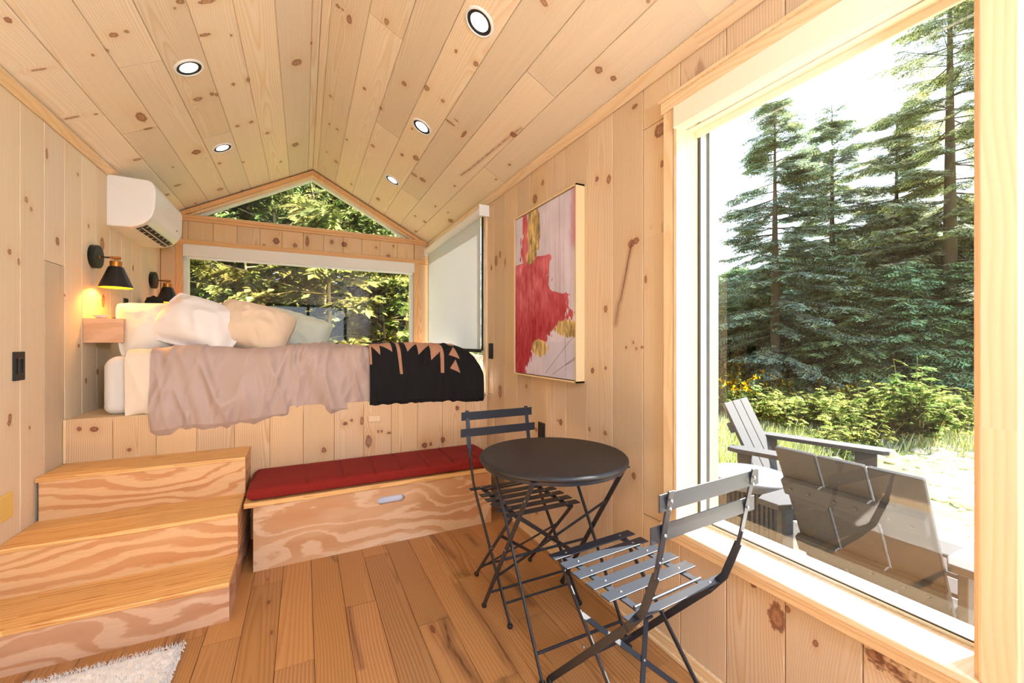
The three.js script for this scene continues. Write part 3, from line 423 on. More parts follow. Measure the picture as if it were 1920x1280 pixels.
{
  const sat = phys({ color: 0xbca497, roughness: .55, sheen: .5, sheenRoughness: .5, sheenColor: new THREE.Color(0xe0b8a4) });
  const hem = (x) => .705 - .03 * sm(-.55, -.78, x) + .018 * Math.sin(x * 5 + 1) + .03 * sm(.5, 1.0, x) + .012 * vn(x * 9, 3);
  const d = thing('duvet', 'rumpled dusty pink duvet draped over the front of the bed', 'duvet', [0, 0, 0]);
  part('cover', drape(-.74, 1.185, .012, hem, 340, 190, 1.35, -4.3, 2, 0, (x) => 1 - .8 * sm(.33, .4, x)), sat, d);
  const s = solo('top_sheet', drape(-.845, -.738, .004, (x) => .775 + .02 * Math.sin(x * 30), 30, 150, .5, -4.3, 7, .012), linen(0xefdcc4), 'cream top sheet folded back at the pillow end of the duvet', 'sheet');
  // black throw with tan motif
  const W = 1024, H = 1024, cv = document.createElement('canvas'); cv.width = W; cv.height = H; const c = cv.getContext('2d'); c.fillStyle = '#0b0a0c'; c.fillRect(0, 0, W, H);
  // canvas x: 0..1 = across the bed length (.39..1.2 m); y: distance down from the top edge, 0 at the top
  const X = (m) => (m - .39) / .81 * W, Y = (m) => m / .9 * H; c.fillStyle = '#b98869';
  const poly = (l) => { c.beginPath(); l.forEach(([a, b], i) => (i ? c.lineTo(X(a), Y(b)) : c.moveTo(X(a), Y(b)))); c.closePath(); c.fill(); };
  poly([[.36, .47], [.52, .47], [.535, .6], [.455, .54], [.458, .62], [.4, .55], [.405, .68], [.36, .68]]);
  poly([[.545, .47], [.575, .47], [.605, .75], [.585, .75], [.56, .55]]);
  poly([[.595, .47], [.85, .47], [.88, .56], [.892, .62], [.892, .75], [.868, .75], [.862, .6], [.8, .66], [.79, .55], [.71, .62], [.7, .54], [.635, .6], [.615, .52]]);
  poly([[.965, .56], [1.01, .635], [.925, .62]]); poly([[.975, .645], [1.015, .735], [.935, .715]]); poly([[.92, .52], [.98, .52], [.975, .55], [.93, .55]]);
  const th = new THREE.CanvasTexture(cv); th.colorSpace = THREE.SRGBColorSpace; th.flipY = false;
  const g = drape(.39, 1.2, .038, (x) => .765 - .02 * sm(.7, 1.2, x), 150, 150, .45, -3.5, 4); const uv = g.attributes.uv; // s=0 at z=-3.5
  for (let i = 0; i < uv.count; i++) uv.setXY(i, (uv.getX(i) - .39) / .81, clamp((uv.getY(i) - .06) / .9));
  const b = thing('throw_blanket', 'black throw blanket with tan saw-tooth and triangle motif at the bed foot', 'blanket'); part('cover', g, phys({ map: th, roughness: .9, sheen: .25, sheenRoughness: .6, sheenColor: new THREE.Color(0x30333c) }), b);
}
function pillowGeo(a, b, c, seed, flange = 0) {
  const f = (sg) => grid(48, 48, (u, v) => {
    const p = u * 2 - 1, q = v * 2 - 1, k = 1 + flange; const inn = (t) => Math.min(1, Math.abs(t) * k);
    const th = Math.pow(Math.max(0, 1 - Math.pow(inn(p), 2.2)), .5) * Math.pow(Math.max(0, 1 - Math.pow(inn(q), 2.2)), .5);
    const cr = 1 - .1 * Math.pow(Math.abs(p * q), 3), px = a * p * cr * (1 - .05 * (1 - q * q) * Math.abs(p)), qy = b * q * cr * (1 - .05 * (1 - p * p) * Math.abs(q));
    const w = (fbm(p * 1.7 + seed, q * 1.7 + seed * 2, 3) - .5) * .035 + (1 - Math.abs(2 * vn(p * 3.5 + q * 2 + seed, q * 1.5 - p + seed) - 1) - .5) * .014;
    return [px, qy, sg * (c * th + (th > .02 ? w * Math.min(1, th * 2) : 0) + .003) + flange * .03 * Math.sin(p * 7 + seed) * (1 - th)];
  });
  const top = f(1), bot = f(-1); const ix = bot.index.array; for (let i = 0; i < ix.length; i += 3) { const t = ix[i]; ix[i] = ix[i + 1]; ix[i + 1] = t; } bot.computeVertexNormals(); return [top, bot];
}
function pillow(label, pos, rot, dims, color, seed, flange = 0) {
  const t = thing('pillow', label, 'pillow', pos, 0, 'pillows at the head of the bed'); t.rotation.set(...rot, 'YXZ'); part('case', pillowGeo(...dims, seed, flange), linen(color), t); return t;
}
pillow('cream pillow squashed against the near floating nightstand', [-.73, 1.245, -3.22], [-.35, .35, .05], [.25, .18, .13], 0xefe4d6, 1.2, .1);
pillow('white flanged pillow leaning in the middle of the pile', [-.56, 1.275, -3.12], [-.62, -.1, -.38], [.25, .19, .125], 0xf0e9e4, 2.6, .14);
pillow('white pillow at the back of the pile, top seam against the window', [-.52, 1.27, -3.62], [-.5, .3, -.1], [.33, .21, .13], 0xf0e8dd, 3.9, .08);
pillow('plump beige pillow at the front right of the pile', [-.29, 1.255, -3.14], [-.5, -.1, -.3], [.235, .165, .15], 0xe8cfb2, 5.1);
pillow('grey green pillow half hidden behind the beige one', [-.1, 1.225, -3.5], [-.6, -.1, -.3], [.29, .19, .13], 0xcdd3c2, 6.3);

// ---------------------------------------------------------------- nightstands, sconces and small things at the bed head
const tNs = paintPly(512, 256, 900, 40, [222, 176, 138], [206, 152, 112], .1), mNs = wood(tNs, .55);
for (const [z, len, label] of [[-3.086, .4, 'floating birch nightstand box beside the white mattress'], [-3.86, .5, 'floating birch nightstand box at the far side of the bed']]) {
  const n = thing('nightstand', label, 'nightstand', [XL + .001, 1.163, z], 0, 'floating nightstands'); part('box', [bx(0, .17, .012, .136, -len, -.014), ], mNs, n); part('front_panel', uvScale(bx(0, .17, 0, .136, -.014, 0, .002), 1.8, 3.4), mNs, n); part('bottom_panel', bx(0, .17, 0, .012, -len, -.014), mNs, n);
}
{ // small porcelain dish, phone, black box with pouch
  const d = solo('trinket_dish', lathe([[0, .002], [.02, .001], [.023, .003], [.04, .017], [.041, .018], [.037, .017], [.022, .006], [0, .005]], 36).translate(-1.02, 1.3, -3.14), std({ color: 0xf1eef4, roughness: .25 }), 'little white porcelain dish on the near nightstand', 'dish');
  solo('phone', bx(-.98, -.915, 1.2995, 1.3075, -3.3, -3.16, .003), std({ color: 0x17171a, roughness: .35 }), 'thin black phone lying on the near nightstand', 'phone');
  solo('black_box', bx(-1.07, -.93, 1.2995, 1.45, -4.05, -3.92, .006), std({ color: 0x17130f, roughness: .6 }), 'dark box standing on the far nightstand behind the pillows', 'box');
  const pg = grid(24, 16, (u, v) => { const a = u * Math.PI * 2, b = v * Math.PI / 2, k = 1 + (vn(u * 9, v * 6) - .5) * .4; return [-1.0 + Math.cos(a) * Math.cos(b) * .055 * k, 1.4495 + Math.sin(b) * .055 * k, -3.985 + Math.sin(a) * Math.cos(b) * .05 * k]; });
  solo('pouch', pg, std({ color: 0x0e0d0d, roughness: .8 }), 'crumpled black pouch on top of the dark box', 'pouch');
}
function plate(name, pos, w, h, side, label, cat, parts) { // wall plate on the left (side 1) or right (-1) wall
  const t = thing(name, label, cat, pos); const k = std({ color: 0x121213, roughness: .45 }); const x = (a, b) => side > 0 ? [a, b] : [-b, -a];
  part('cover_plate', bx(...x(0, .006), -h / 2, h / 2, -w / 2, w / 2, .0025), k, t); parts(t, k, x); return t;
}
plate('light_switch', [XL, 1.066, -2.51], .078, .122, 1, 'black rocker light switch on the left wall', 'switch', (t, k, x) => { part('rocker', [bx(...x(.005, .0105), -.034, .034, -.017, .017, .002)], std({ color: 0x1c1c1e, roughness: .35 }), t); part('lever', bar(V(.011, -.03, -.006), V(.014, .03, -.006), .006, .004, ex), k, t); });
plate('wall_outlet', [XL, 1.405, -3.7], .07, .115, 1, 'black outlet plate behind the cream pillow', 'outlet', (t, k, x) => part('socket', bx(...x(.005, .009), -.033, .033, -.016, .016, .002), std({ color: 0x1c1c1e, roughness: .35 }), t));
plate('light_switch', [XR, 1.1, -2.815], .075, .115, -1, 'black light switch beside the roller blind window', 'switch', (t, k, x) => part('rocker', bx(...x(.005, .0105), -.033, .033, -.017, .017, .002), std({ color: 0x1c1c1e, roughness: .35 }), t));
plate('wall_outlet', [XR, .64, -2.085], .075, .12, -1, 'black outlet plate just above the round table rim', 'outlet', (t, k, x) => part('socket', bx(...x(.005, .009), -.033, .033, -.016, .016, .002), std({ color: 0x1c1c1e, roughness: .35 }), t));
solo('wall_light_patch', bx(XL, XL + .012, .451, .552, -2.454, -2.2, .003), std({ color: 0xe8c66c, roughness: .5 }), 'patch of sunlight low on the left wall above the steps, built as a thin yellow block', 'block');  // patch of sunlight on the wall, put in as yellow colour
{ // brass and black wall sconces
  const black = std({ color: 0x10100f, roughness: .42 }), green = std({ color: 0x12201b, roughness: .5 }), brass = std({ color: 0xb87a35, roughness: .38, metalness: .75 }), inside = std({ color: 0xd9a531, roughness: .5, metalness: .3, side: THREE.DoubleSide });
  for (const [z, label] of [[-3.206, 'black cone wall sconce with brass collar above the near nightstand'], [-4.237, 'black cone wall sconce farther back, below the air conditioner end']]) {
    const s = thing('wall_sconce', label, 'wall lamp', [XL, 1.657, z], 0, 'black and brass bedside sconces');
    const pl = lathe([[0, .03], [.064, .03], [.066, .028], [.066, 0], [0, 0]], 44); pl.rotateZ(-Math.PI / 2); part('wall_plate', pl, green, s);
    part('arm', rod(V(.03, 0, 0), V(.085, 0, 0), .0045), black, s); part('brass_nut', [rod(V(.028, 0, 0), V(.036, 0, 0), .008, .007, 16)], brass, s);
    part('swivel', [rod(V(.078, 0, 0), V(.124, 0, 0), .0085, .0085, 18), rod(V(.102, 0, 0), V(.102, -.022, 0), .005, .006, 14)], brass, s);
    const col = lathe([[0, -.02], [.026, -.02], [.0275, -.022], [.0275, -.05], [.026, -.052]], 36); col.translate(.102, 0, 0); part('collar', col, brass, s);
    const sh = lathe([[.026, -.05], [.034, -.054], [.077, -.172], [.078, -.174], [.0765, -.174], [.033, -.057]], 48); sh.translate(.102, 0, 0); const shade_ = part('shade', sh, black, s);
    const inn = lathe([[.0755, -.173], [.032, -.0575], [0, -.0575]], 48); inn.translate(.102, 0, 0); part('lining', inn, inside, s);
    const bulb = new THREE.SphereGeometry(.02, 20, 14); bulb.translate(.102, -.125, 0); part('bulb', bulb, std({ color: 0xffffff, emissive: 0xffc060, emissiveIntensity: 9 }), s);
    const P = new THREE.PointLight(0xffb64e, .55, 0, 2); P.position.set(XL + .102, 1.657 - .125, z); P.castShadow = true; scene.add(P);
  }
}
{ // split air conditioner
  const w = phys({ color: 0xf1eff0, roughness: .28, clearcoat: .4, clearcoatRoughness: .15 }), k = std({ color: 0x14171a, roughness: .6 }), g = std({ color: 0xc9cdd2, roughness: .5 });
  const a = thing('air_conditioner', 'white split air conditioner mounted high on the left wall', 'air conditioner', [XL, 1.893, -3.74]);
  const sh = new THREE.Shape(); sh.moveTo(0, 0); sh.lineTo(.1, .004); sh.quadraticCurveTo(.17, .014, .205, .075); sh.quadraticCurveTo(.218, .1, .22, .13); sh.lineTo(.222, .25); sh.quadraticCurveTo(.22, .292, .19, .296); sh.lineTo(0, .302); sh.closePath();
  const body = new THREE.ExtrudeGeometry(sh, { depth: .66, bevelEnabled: true, bevelSize: .008, bevelThickness: .008, bevelSegments: 3, curveSegments: 14 }); body.translate(0, 0, -.33); part('housing', body, w, a);
  part('front_panel', (() => { const s2 = new THREE.Shape(); s2.moveTo(.2, .285); s2.quadraticCurveTo(.229, .285, .2315, .25); s2.lineTo(.2285, .13); s2.quadraticCurveTo(.224, .1, .212, .08); s2.lineTo(.204, .085); s2.quadraticCurveTo(.212, .1, .216, .135); s2.lineTo(.216, .25); s2.closePath(); const q = new THREE.ExtrudeGeometry(s2, { depth: .655, bevelEnabled: false, curveSegments: 10 }); q.translate(0, 0, -.3275); return q; })(), w, a);
  const on = (u, off) => { const p0 = V(.1, .004, 0), p1 = V(.205, .075, 0); const c = V(.17, .014, 0); return p0.multiplyScalar((1 - u) * (1 - u)).addScaledVector(c, 2 * u * (1 - u)).addScaledVector(p1, u * u).add(V(.5 * off, -.85 * off, 0)); };
  const strip = (u0, u1, off, z0, z1) => grid(8, 1, (u, v) => { const p = on(mix(u0, u1, u), off); return [p.x, p.y, mix(z0, z1, v)]; });
  part('outlet_slot', strip(.12, .62, .0095, -.3, .29), k, a);
  part('louver', strip(.33, .4, .0135, -.3, .29), g, a);
  for (let i = 0; i < 7; i++) { const z = -.26 + i * .085; part('vane', bar(on(.14, .0105), on(.6, .0105), .012, .003, V(.5, -.85, 0)), g, a).position.z = z; }
  part('flap', strip(.66, .98, .012, -.31, .3), phys({ color: 0xe8f0ea, roughness: .3 }), a);
  part('sensor', new THREE.SphereGeometry(.005, 10, 8).translate(.226, .11, -.2), k, a);
  part('lever', bar(on(.5, .012).add(V(0, 0, -.28)), on(.5, .012).add(V(.02, -.04, -.3)), .003, .003), g, a);
  part('back_plate', bx(0, .004, -.006, .0, -.31, .31), k, a);
}
// ---------------------------------------------------------------- blinds
{
  const cream = std({ color: 0xf0e6cc, roughness: .55 }), white = std({ color: 0xe6e0d6, roughness: .6 }), fab = phys({ color: 0xc9cfcf, roughness: 1, transmission: .05, thickness: 0 }), blk = std({ color: 0x121212, roughness: .6 }), wht = std({ color: 0xeeeeec, roughness: .4 });
  const a = thing('blind_cassette', 'cream blind cassette across the top of the big picture window', 'blind', [1.24, 1.94, -.715]); const q = (g) => { g = geoOf(g); g.translate(-1.24, -1.94, .715); return g; };
  part('fascia', q(bx(1.212, 1.226, 1.952, 2.03, -1.096, -.33, .003)), cream, a); part('end_cap', q(bx(1.212, 1.325, 1.95, 2.03, -1.1, -1.093, .002)), cream, a); part('bottom_cover', q([bx(1.226, 1.262, 1.952, 1.957, -1.092, -.33), bx(1.275, 1.325, 1.952, 1.957, -1.092, -.33)]), cream, a); part('rolled_fabric', q(rod(V(1.275, 1.995, -1.09), V(1.275, 1.995, -.335), .026, .026, 20)), white, a); part('hem_bar', q(bx(1.31, 1.322, 1.93, 1.958, -1.08, -.34, .003)), cream, a);
  const b = thing('blind_cassette', 'white blind cassette over the wide bed window', 'blind', [.066, 1.89, ZB]);
  part('fascia', bx(-.985, .99, .014, .116, .018, .032, .003), white, b); part('top_cover', bx(-.985, .99, .112, .118, -.02, .02), white, b); part('end_cap', bx(-.988, -.984, .012, .118, -.02, .032), white, b); part('end_cap', bx(.99, .994, .012, .118, -.02, .032), white, b); part('hem_bar', bx(-.97, .975, -.006, .018, -.002, .012, .003), wht, b); part('rolled_fabric', rod(V(-.98, .066, -.0), V(.985, .066, -.0), .016, .016, 16), white, b);
  const c = thing('roller_blind', 'white roller blind with black hem pulled down over the corner window', 'blind', [1.19, 1.085, -3.66]); const r = (g) => { g = geoOf(g); g.translate(-1.19, -1.085, 3.66); return g; };
  part('roller', r(rod(V(1.193, 2.14, -4.44), V(1.193, 2.14, -2.86), .034, .034, 26)), wht, c); part('bracket', r([bx(1.16, 1.24, 2.1, 2.185, -2.86, -2.852, .002), bx(1.2, 1.24, 2.165, 2.185, -2.9, -2.856, .002)]), wht, c); part('bracket', r(bx(1.16, 1.24, 2.1, 2.18, -4.452, -4.445, .002)), wht, c);
  const f = new THREE.PlaneGeometry(1.5, 1.03); f.rotateY(-Math.PI / 2); f.translate(1.2, 1.625, -3.675); part('fabric', r(f), fab, c); part('hem_bar', r(bx(1.193, 1.207, 1.085, 1.112, -4.425, -2.925, .004)), blk, c);
  part('side_channel', r([bx(1.205, 1.215, 1.1, 2.11, -2.925, -2.905)]), blk, c);
}
{ // framed abstract canvas
  const W = 700, H = 1000, cv = document.createElement('canvas'); cv.width = W; cv.height = H; const c = cv.getContext('2d'); const D = c.createImageData(W, H);
  for (let y = 0; y < H; y++) for (let x = 0; x < W; x++) {
    const u = x / W, v = y / H, i = (y * W + x) * 4; const n = fbm(u * 9, v * 9 + 4, 4) - .5, st = vn(u * 90, v * 3) - .5, fine = fbm(u * 38, v * 22 + 7, 3) - .5, edge = n * .2 + fine * .13 + (vn(u * 120, v * 60) - .5) * .03;
    let col = [206, 196, 206].map((k) => k + n * 26 + st * 14);
    const lines = (u > .7 && u < .93 && v < .55) ? sm(.8, .95, vn(u * 120 + fbm(v * 5, 3, 2) * 2, v * 2.2)) : 0; col = col.map((k, j) => mix(k, [150, 70, 90][j], lines * .5));
    col = col.map((k, j) => mix(k, [190, 120, 140][j], sm(.9, 1, u + edge * .3) * (1 - sm(.28, .34, v)) * .8));
    // red field: left column from the top and a wide body below
    let lim = v < .27 ? .25 + edge * .4 : v < .5 ? mix(.25, .6, sm(.26, .31, v)) + .05 * sm(.3, .5, v) + edge * 1.3 : v < .64 ? mix(.65, .91, sm(.5, .55, v)) + edge * 1.2 : v < .79 ? mix(.91, .55, sm(.64, .79, v)) + edge * 1.6 : v < .86 ? mix(.55, .33, sm(.79, .86, v)) + edge : mix(.33, .2, sm(.86, 1, v)) + edge; if (v < .3 && u < .13 + edge * .6) lim = -1;
    const red = 1 - sm(-.012, .012, u - lim); const depth = sm(.5, .8, v + n * .25), rc = [mix(192, 160, depth) + n * 70 + fine * 46 + st * 20, mix(84, 34, depth) + n * 96 + fine * 60 + st * 22, mix(92, 44, depth) + n * 90 + fine * 58 + st * 20]; col = col.map((k, j) => mix(k, rc[j], red * .96));
    const gold = (cx, cy, rx, ry) => 1 - sm(.85, 1.02, Math.hypot((u - cx) / rx, (v - cy) / ry) + edge * 3.2);
    const bandx = Math.abs(u - .34 - .02 * Math.sin(v * 11) + edge * .25), gt = v < .25 ? 1 - sm(.09, .11, bandx) : 0, gg = Math.max(gt, gold(.3, .27, .11, .05), gold(.47, .835, .15, .055), gold(.88, .725, .19, .05)); const gc = [216, 184, 118].map((k) => k * (.86 + n * .8 + fine * .7 + st * .25)); col = col.map((k, j) => mix(k, gc[j], gg));
    const grey = sm(0, .02, v - .79) * (1 - sm(-.015, .015, .5 + (.97 - v) * .1 - u)) * (1 - gold(.88, .725, .19, .05)); col = col.map((k, j) => mix(k, [196, 188, 200][j] + n * 16, grey * .9 * (1 - gg)));
    D.data[i] = clamp(col[0], 0, 255); D.data[i + 1] = clamp(col[1], 0, 255); D.data[i + 2] = clamp(col[2], 0, 255); D.data[i + 3] = 255;
  }
  c.putImageData(D, 0, 0); c.strokeStyle = 'rgba(90,70,70,.75)'; c.lineWidth = 3; for (const l of [[[390, 985], [640, 800], [700, 770]], [[470, 985], [700, 880]], [[600, 780], [610, 1000]], [[610, 925], [700, 890]], [[420, 700], [415, 790]]]) { c.beginPath(); l.forEach(([x, y], i) => (i ? c.lineTo(x, y) : c.moveTo(x, y))); c.stroke(); }
  const t = new THREE.CanvasTexture(cv); t.colorSpace = THREE.SRGBColorSpace;
  const a = thing('framed_painting', 'abstract red, lilac and gold canvas in a pale wood frame on the right wall', 'painting', [XR, 1.455, -2.012]);
  const fm = std({ color: 0xe6c795, roughness: .5 }), y = .489, z = .337, d = .05, w = .008;
  part('frame', [bx(-d, 0, y - w, y, -z, z), bx(-d, 0, -y, -y + w, -z, z), bx(-d, 0, -y, y, z - w, z), bx(-d, 0, -y, y, -z, -z + w)], fm, a);
  const cg = new THREE.BoxGeometry(.03, y * 2 - .026, z * 2 - .026); cg.translate(-.029, 0, 0); part('canvas_edge', cg, std({ color: 0x4a4038, roughness: .9 }), a);
  const pg = new THREE.PlaneGeometry(z * 2 - .026, y * 2 - .026); pg.rotateY(-Math.PI / 2); pg.translate(-.0445, 0, 0); part('canvas', pg, std({ map: t, roughness: .8 }), a);
}
{ // white shaggy mat, its unseen near length added to bounce white light
  const g = grid(90, 200, (u, v) => { const e = Math.min(u, 1 - u, v * 3, (1 - v) * 3); return [-.41 - u * .64 + (vn(v * 160, 1) - .5) * .008, .004 + .014 * Math.min(1, e * 25) * (.5 + fbm(u * 40, v * 100, 3)), -1.99 + v * 1.75 + (vn(u * 70, 4) - .5) * .008]; });
  const m = tag(part('mat', g, std({ color: 0xf2ede6, roughness: 1 })), 'white shaggy mat on the floor below the steps', 'mat');
  const tg = new THREE.ConeGeometry(.0022, .014, 3); const N = 26000, im = new THREE.InstancedMesh(tg, std({ color: 0xf4f0ea, roughness: 1 }), N); im.name = 'pile'; const r = rng(9), M4 = new THREE.Matrix4(), Q = new THREE.Quaternion(), E = new THREE.Euler();
  for (let i = 0; i < N; i++) { Q.setFromEuler(E.set((r() - .5) * 1.6, r() * 6, (r() - .5) * 1.6)); M4.compose(V(-.405 - r() * .65, .016 + r() * .004, -1.995 + r() * 1.76), Q, V(1, 1 + r(), 1)); im.setMatrixAt(i, M4); } im.userData.kind = 'stuff'; im.castShadow = im.receiveShadow = true; m.add(im);
}
// ---------------------------------------------------------------- bistro set
const iron = std({ color: new THREE.Color().setRGB(.016, .021, .03), roughness: .42 }), rivet = std({ color: 0x9aa0a6, roughness: .3, metalness: .9 }), rubber = std({ color: 0x0c0c0c, roughness: .55 });
const riv = (x, y, z, n = ey) => { const g = new THREE.SphereGeometry(.0045, 10, 6); g.scale(1, .5, 1); g.applyQuaternion(new THREE.Quaternion().setFromUnitVectors(ey, n)); g.translate(x, y, z); return g; };
const rivets = (l, par) => l.forEach((g) => part('rivet', g, rivet, par));
const foot = (p) => { const g = new THREE.SphereGeometry(.011, 14, 10); g.scale(1, 1, 1.2); g.translate(p.x, .011, p.z); return g; };
function bistroChair(pos, turn, label) {
  const t = thing('bistro_chair', label, 'chair', pos, turn, 'folding bistro chairs'); const sy = .45;
  for (let i = 0; i < 5; i++) { const z = -.185 + i * .064, s = part('seat_slat', bx(-.185, .185, sy - .004, sy, z - .02, z + .02, .0018), iron, t); rivets([riv(-.125, sy, z), riv(.125, sy, z)], s); }
  { const s = part('seat_slat', bx(-.2, .2, sy - .004, sy, .155, .185, .0018), iron, t); rivets([riv(-.14, sy, .17), riv(.14, sy, .17)], s); }
  part('seat_rod', rod(V(-.14, sy - .004, .138), V(.14, sy - .004, .138), .0045), iron, t);
  for (const x of [-.13, .13]) part('seat_rail', bar(V(x, sy - .01, -.205), V(x, sy - .01, .185), .022, .005, ey), iron, t);
  for (const s of [-1, 1]) { // long post: backrest, bend at the seat, forward to the front foot
    const x = s * .172, b0 = V(x, .815, .285), b1 = V(x, .61, .245), b2 = V(x, sy + .02, .195), b3 = V(x, sy - .05, .14), b4 = V(x, .016, -.215);
    const post = part('back_post', [bar(b0, b1, .021, .005, V(0, .2, 1), .002), bar(b1.clone().add(V(0, .02, .004)), b1.clone().add(V(0, -.03, -.008)), .014, .012, V(.5, 0, 1), .004), bar(b1.clone().add(V(0, -.02, -.005)), b2, .022, .006, ex, .002), bar(b2.clone().add(V(0, .004, .002)), b3, .022, .006, ex, .002), bar(b3.clone().add(V(0, .008, .006)), b4, .022, .006, ex, .002)], iron, t);
    rivets([riv(x, .79, .2865, V(0, .2, 1)), riv(x, .77, .283, V(0, .2, 1)), riv(x, .7, .268, V(0, .2, 1)), riv(x + s * .004, .245, -.03, V(s, 0, 0)), riv(x - s * .004, .245, -.03, V(-s, 0, 0))], post); part('foot_cap', foot(b4), rubber, post);
    const xi = s * .152, c0 = V(xi, sy - .012, -.19), c1 = V(xi, .016, .2); const leg = part('leg', bar(c0, c1, .016, .006, ex, .002), iron, t); part('foot_cap', foot(c1), rubber, leg);
  }
  const c0 = (x, k) => V(x, mix(sy - .012, .016, k), mix(-.19, .2, k)), nb = V(0, .39, .434).normalize();
  part('cross_brace', bar(c0(-.15, .3), c0(.15, .9), .016, .004, nb), iron, t); part('cross_brace', bar(c0(.15, .3), c0(-.15, .9), .016, .004, nb.clone().multiplyScalar(1)), iron, t).position.y = .005; part('rivet', riv(0, c0(0, .6).y + .004, c0(0, .6).z + .004, nb), rivet, t);
  part('stretcher', rod(V(-.172, .075, -.167), V(.172, .075, -.167), .005), iron, t); part('stretcher', rod(V(-.152, .08, .142), V(.152, .08, .142), .005), iron, t);
  part('back_slat', bx(-.205, .205, .765, .808, .272, .2755, .0015).translate(0, 0, .003), iron, t); part('back_slat', bx(-.215, .215, .684, .726, .256, .2595, .0015).translate(0, 0, .002), iron, t);
  return t;
}
bistroChair([.937, 0, -1.01], .06, 'black folding bistro chair in the foreground, sunlit slatted seat');
bistroChair([.925, 0, -1.735], Math.PI, 'black folding bistro chair on the far side of the table, against the bench');
{
  const t = thing('bistro_table', 'small round black folding table between the two slatted chairs', 'table', [.915, 0, -1.45]);
  part('table_top', lathe([[0, .692], [.285, .692], [.297, .69], [.301, .696], [.3, .704], [.294, .71], [.285, .712], [0, .712]], 96), std({ color: new THREE.Color().setRGB(.014, .013, .014), roughness: .5 }), t);
  part('top_rim', lathe([[.283, .69], [.283, .675], [.286, .674], [.29, .69]], 72), iron, t);
  for (const s of [-1, 1]) {
    const x = s * .205, a0 = V(x, .686, .2), a1 = V(x, .014, -.24), b0 = V(x - s * .014, .686, -.2), b1 = V(x - s * .014, .014, .235);
    const A = part('leg', bar(a0, a1, .02, .007, ex, .002), iron, t); part('foot_cap', foot(a1), rubber, A); rivets([riv(x + s * .005, .352, -.02, V(s, 0, 0)), riv(x + s * .005, .6, .143, V(s, 0, 0))], A);
    const B = part('leg', bar(b0, b1, .016, .007, ex, .002), iron, t); part('foot_cap', foot(b1), rubber, B);
    part('hinge_plate', bar(V(x, .684, .215), V(x, .684, -.215), .02, .006, ey), iron, t);
  }
  const A = (x, k) => V(x, mix(.686, .014, k), mix(.2, -.24, k)), B = (x, k) => V(x, mix(.686, .014, k), mix(-.2, .235, k)), nA = V(0, -.44, .672).normalize(), nB = V(0, .435, .672).normalize();
  part('cross_brace', bar(A(-.2, .25), A(.2, .72), .016, .004, nA), iron, t); part('cross_brace', bar(A(.2, .25), A(-.2, .72), .016, .004, nA), iron, t).position.z = .005;
  part('stretcher', rod(A(-.2, .58), A(.2, .58), .0055), iron, t); part('stretcher', rod(A(-.2, .88), A(.2, .88), .0055), iron, t); part('stretcher', rod(B(-.19, .9), B(.19, .9), .0055), iron, t);
  part('hook', bar(V(.2, .64, .17), V(.205, .675, .2), .012, .004, ex), rivet, t);
}
// ---------------------------------------------------------------- outdoors
const GY = -.55, DY = -.15;
const groundY = (X, Z) => { const far = sm(3, 8, Math.hypot(Math.max(0, X - 4, -1.5 - X), Math.max(0, -5 - Z, Z - 3))); return GY + (fbm(X * .35, Z * .35, 3) - .5) * .5 * far + sm(9, 26, -Z) * 7 * (1 - sm(7, 13, X)); };
{ // deck of pale boards
  const W = 512, tD = paintBoards(W, 2048, 0, 0, 512 / .84, Array.from({ length: 6 }, (_, i) => [i * .14, i * .14 + .14, 0, 3.4, .96 + TR() * .06, 950 + i]), [], { early: [226, 214, 196], late: [200, 184, 160], knot: [150, 130, 110], rim: [120, 100, 80] }), mD = wood(tD, .8), uD = uvIn(tD);
  const deck = struct('deck', [bx(1.45, 4.0, DY - .12, DY - .028, -3.2, -3.16), bx(1.45, 4.0, DY - .12, DY - .028, 2.4, 2.44), bx(3.96, 4.0, DY - .14, DY - .028, -3.2, 2.44), bx(1.46, 1.5, GY - .05, DY - .028, -3.2, -3.1), bx(3.9, 3.98, GY - .05, DY - .028, -3.2, -3.1), bx(3.9, 3.98, GY - .05, DY - .028, -.5, -.4), bx(3.9, 3.98, GY - .05, DY - .028, 2.3, 2.4)], std({ color: 0x8f7d66, roughness: .9 }));
  for (let i = 0; i < 18; i++) plank(deck, mD, V(0, DY, 0), ex, ez, ey, 1.45 + i * .142, 1.45 + i * .142 + .137, -3.2, 2.44, (a, b) => uD(a - 1.45 - i * .142 + (i % 6) * .14, b), .028, .002, 'deck_board');
}
{ // ground: meadow, stony track
  const W = 1024, S = 60, D = new Uint8Array(W * W * 4); D.fill(255);
  for (let y = 0; y < W; y++) for (let x = 0; x < W; x++) {
    const X = x / W * S - 10, Z = y / W * S - 40, n = fbm(X * .7, Z * .7, 4), f = vn(X * 9, Z * 9), tr = sm(.55, .9, 1.25 - Math.hypot((X - 7.2) / 4.2, (Z + .6) / 3.4) + (n - .5) * .7), i = (y * W + x) * 4;
    const g = [mix(92, 150, n), mix(104, 158, n), mix(48, 70, n)], s = [mix(186, 222, f), mix(170, 204, f), mix(140, 178, f)];
    for (let c = 0; c < 3; c++) D[i + c] = clamp(mix(g[c] * (.85 + f * .3), s[c], tr), 0, 255);
  }
  const t = tex(D, W, W, false); t.wrapS = t.wrapT = THREE.ClampToEdgeWrapping;
  const g = grid(150, 150, (u, v) => { const X = u * 60 - 10, Z = v * 60 - 40; return [X, groundY(X, Z), Z, u, v]; });
  const o = part('ground', g, std({ map: t, roughness: 1 })); o.userData.kind = 'structure';
  const far = new THREE.RingGeometry(24, 160, 64); far.rotateX(-Math.PI / 2); far.translate(14, GY - .35, -6); const o2 = part('ground_beyond', far, std({ color: 0x6f7a3c, roughness: 1 })); o2.userData.kind = 'structure';
}
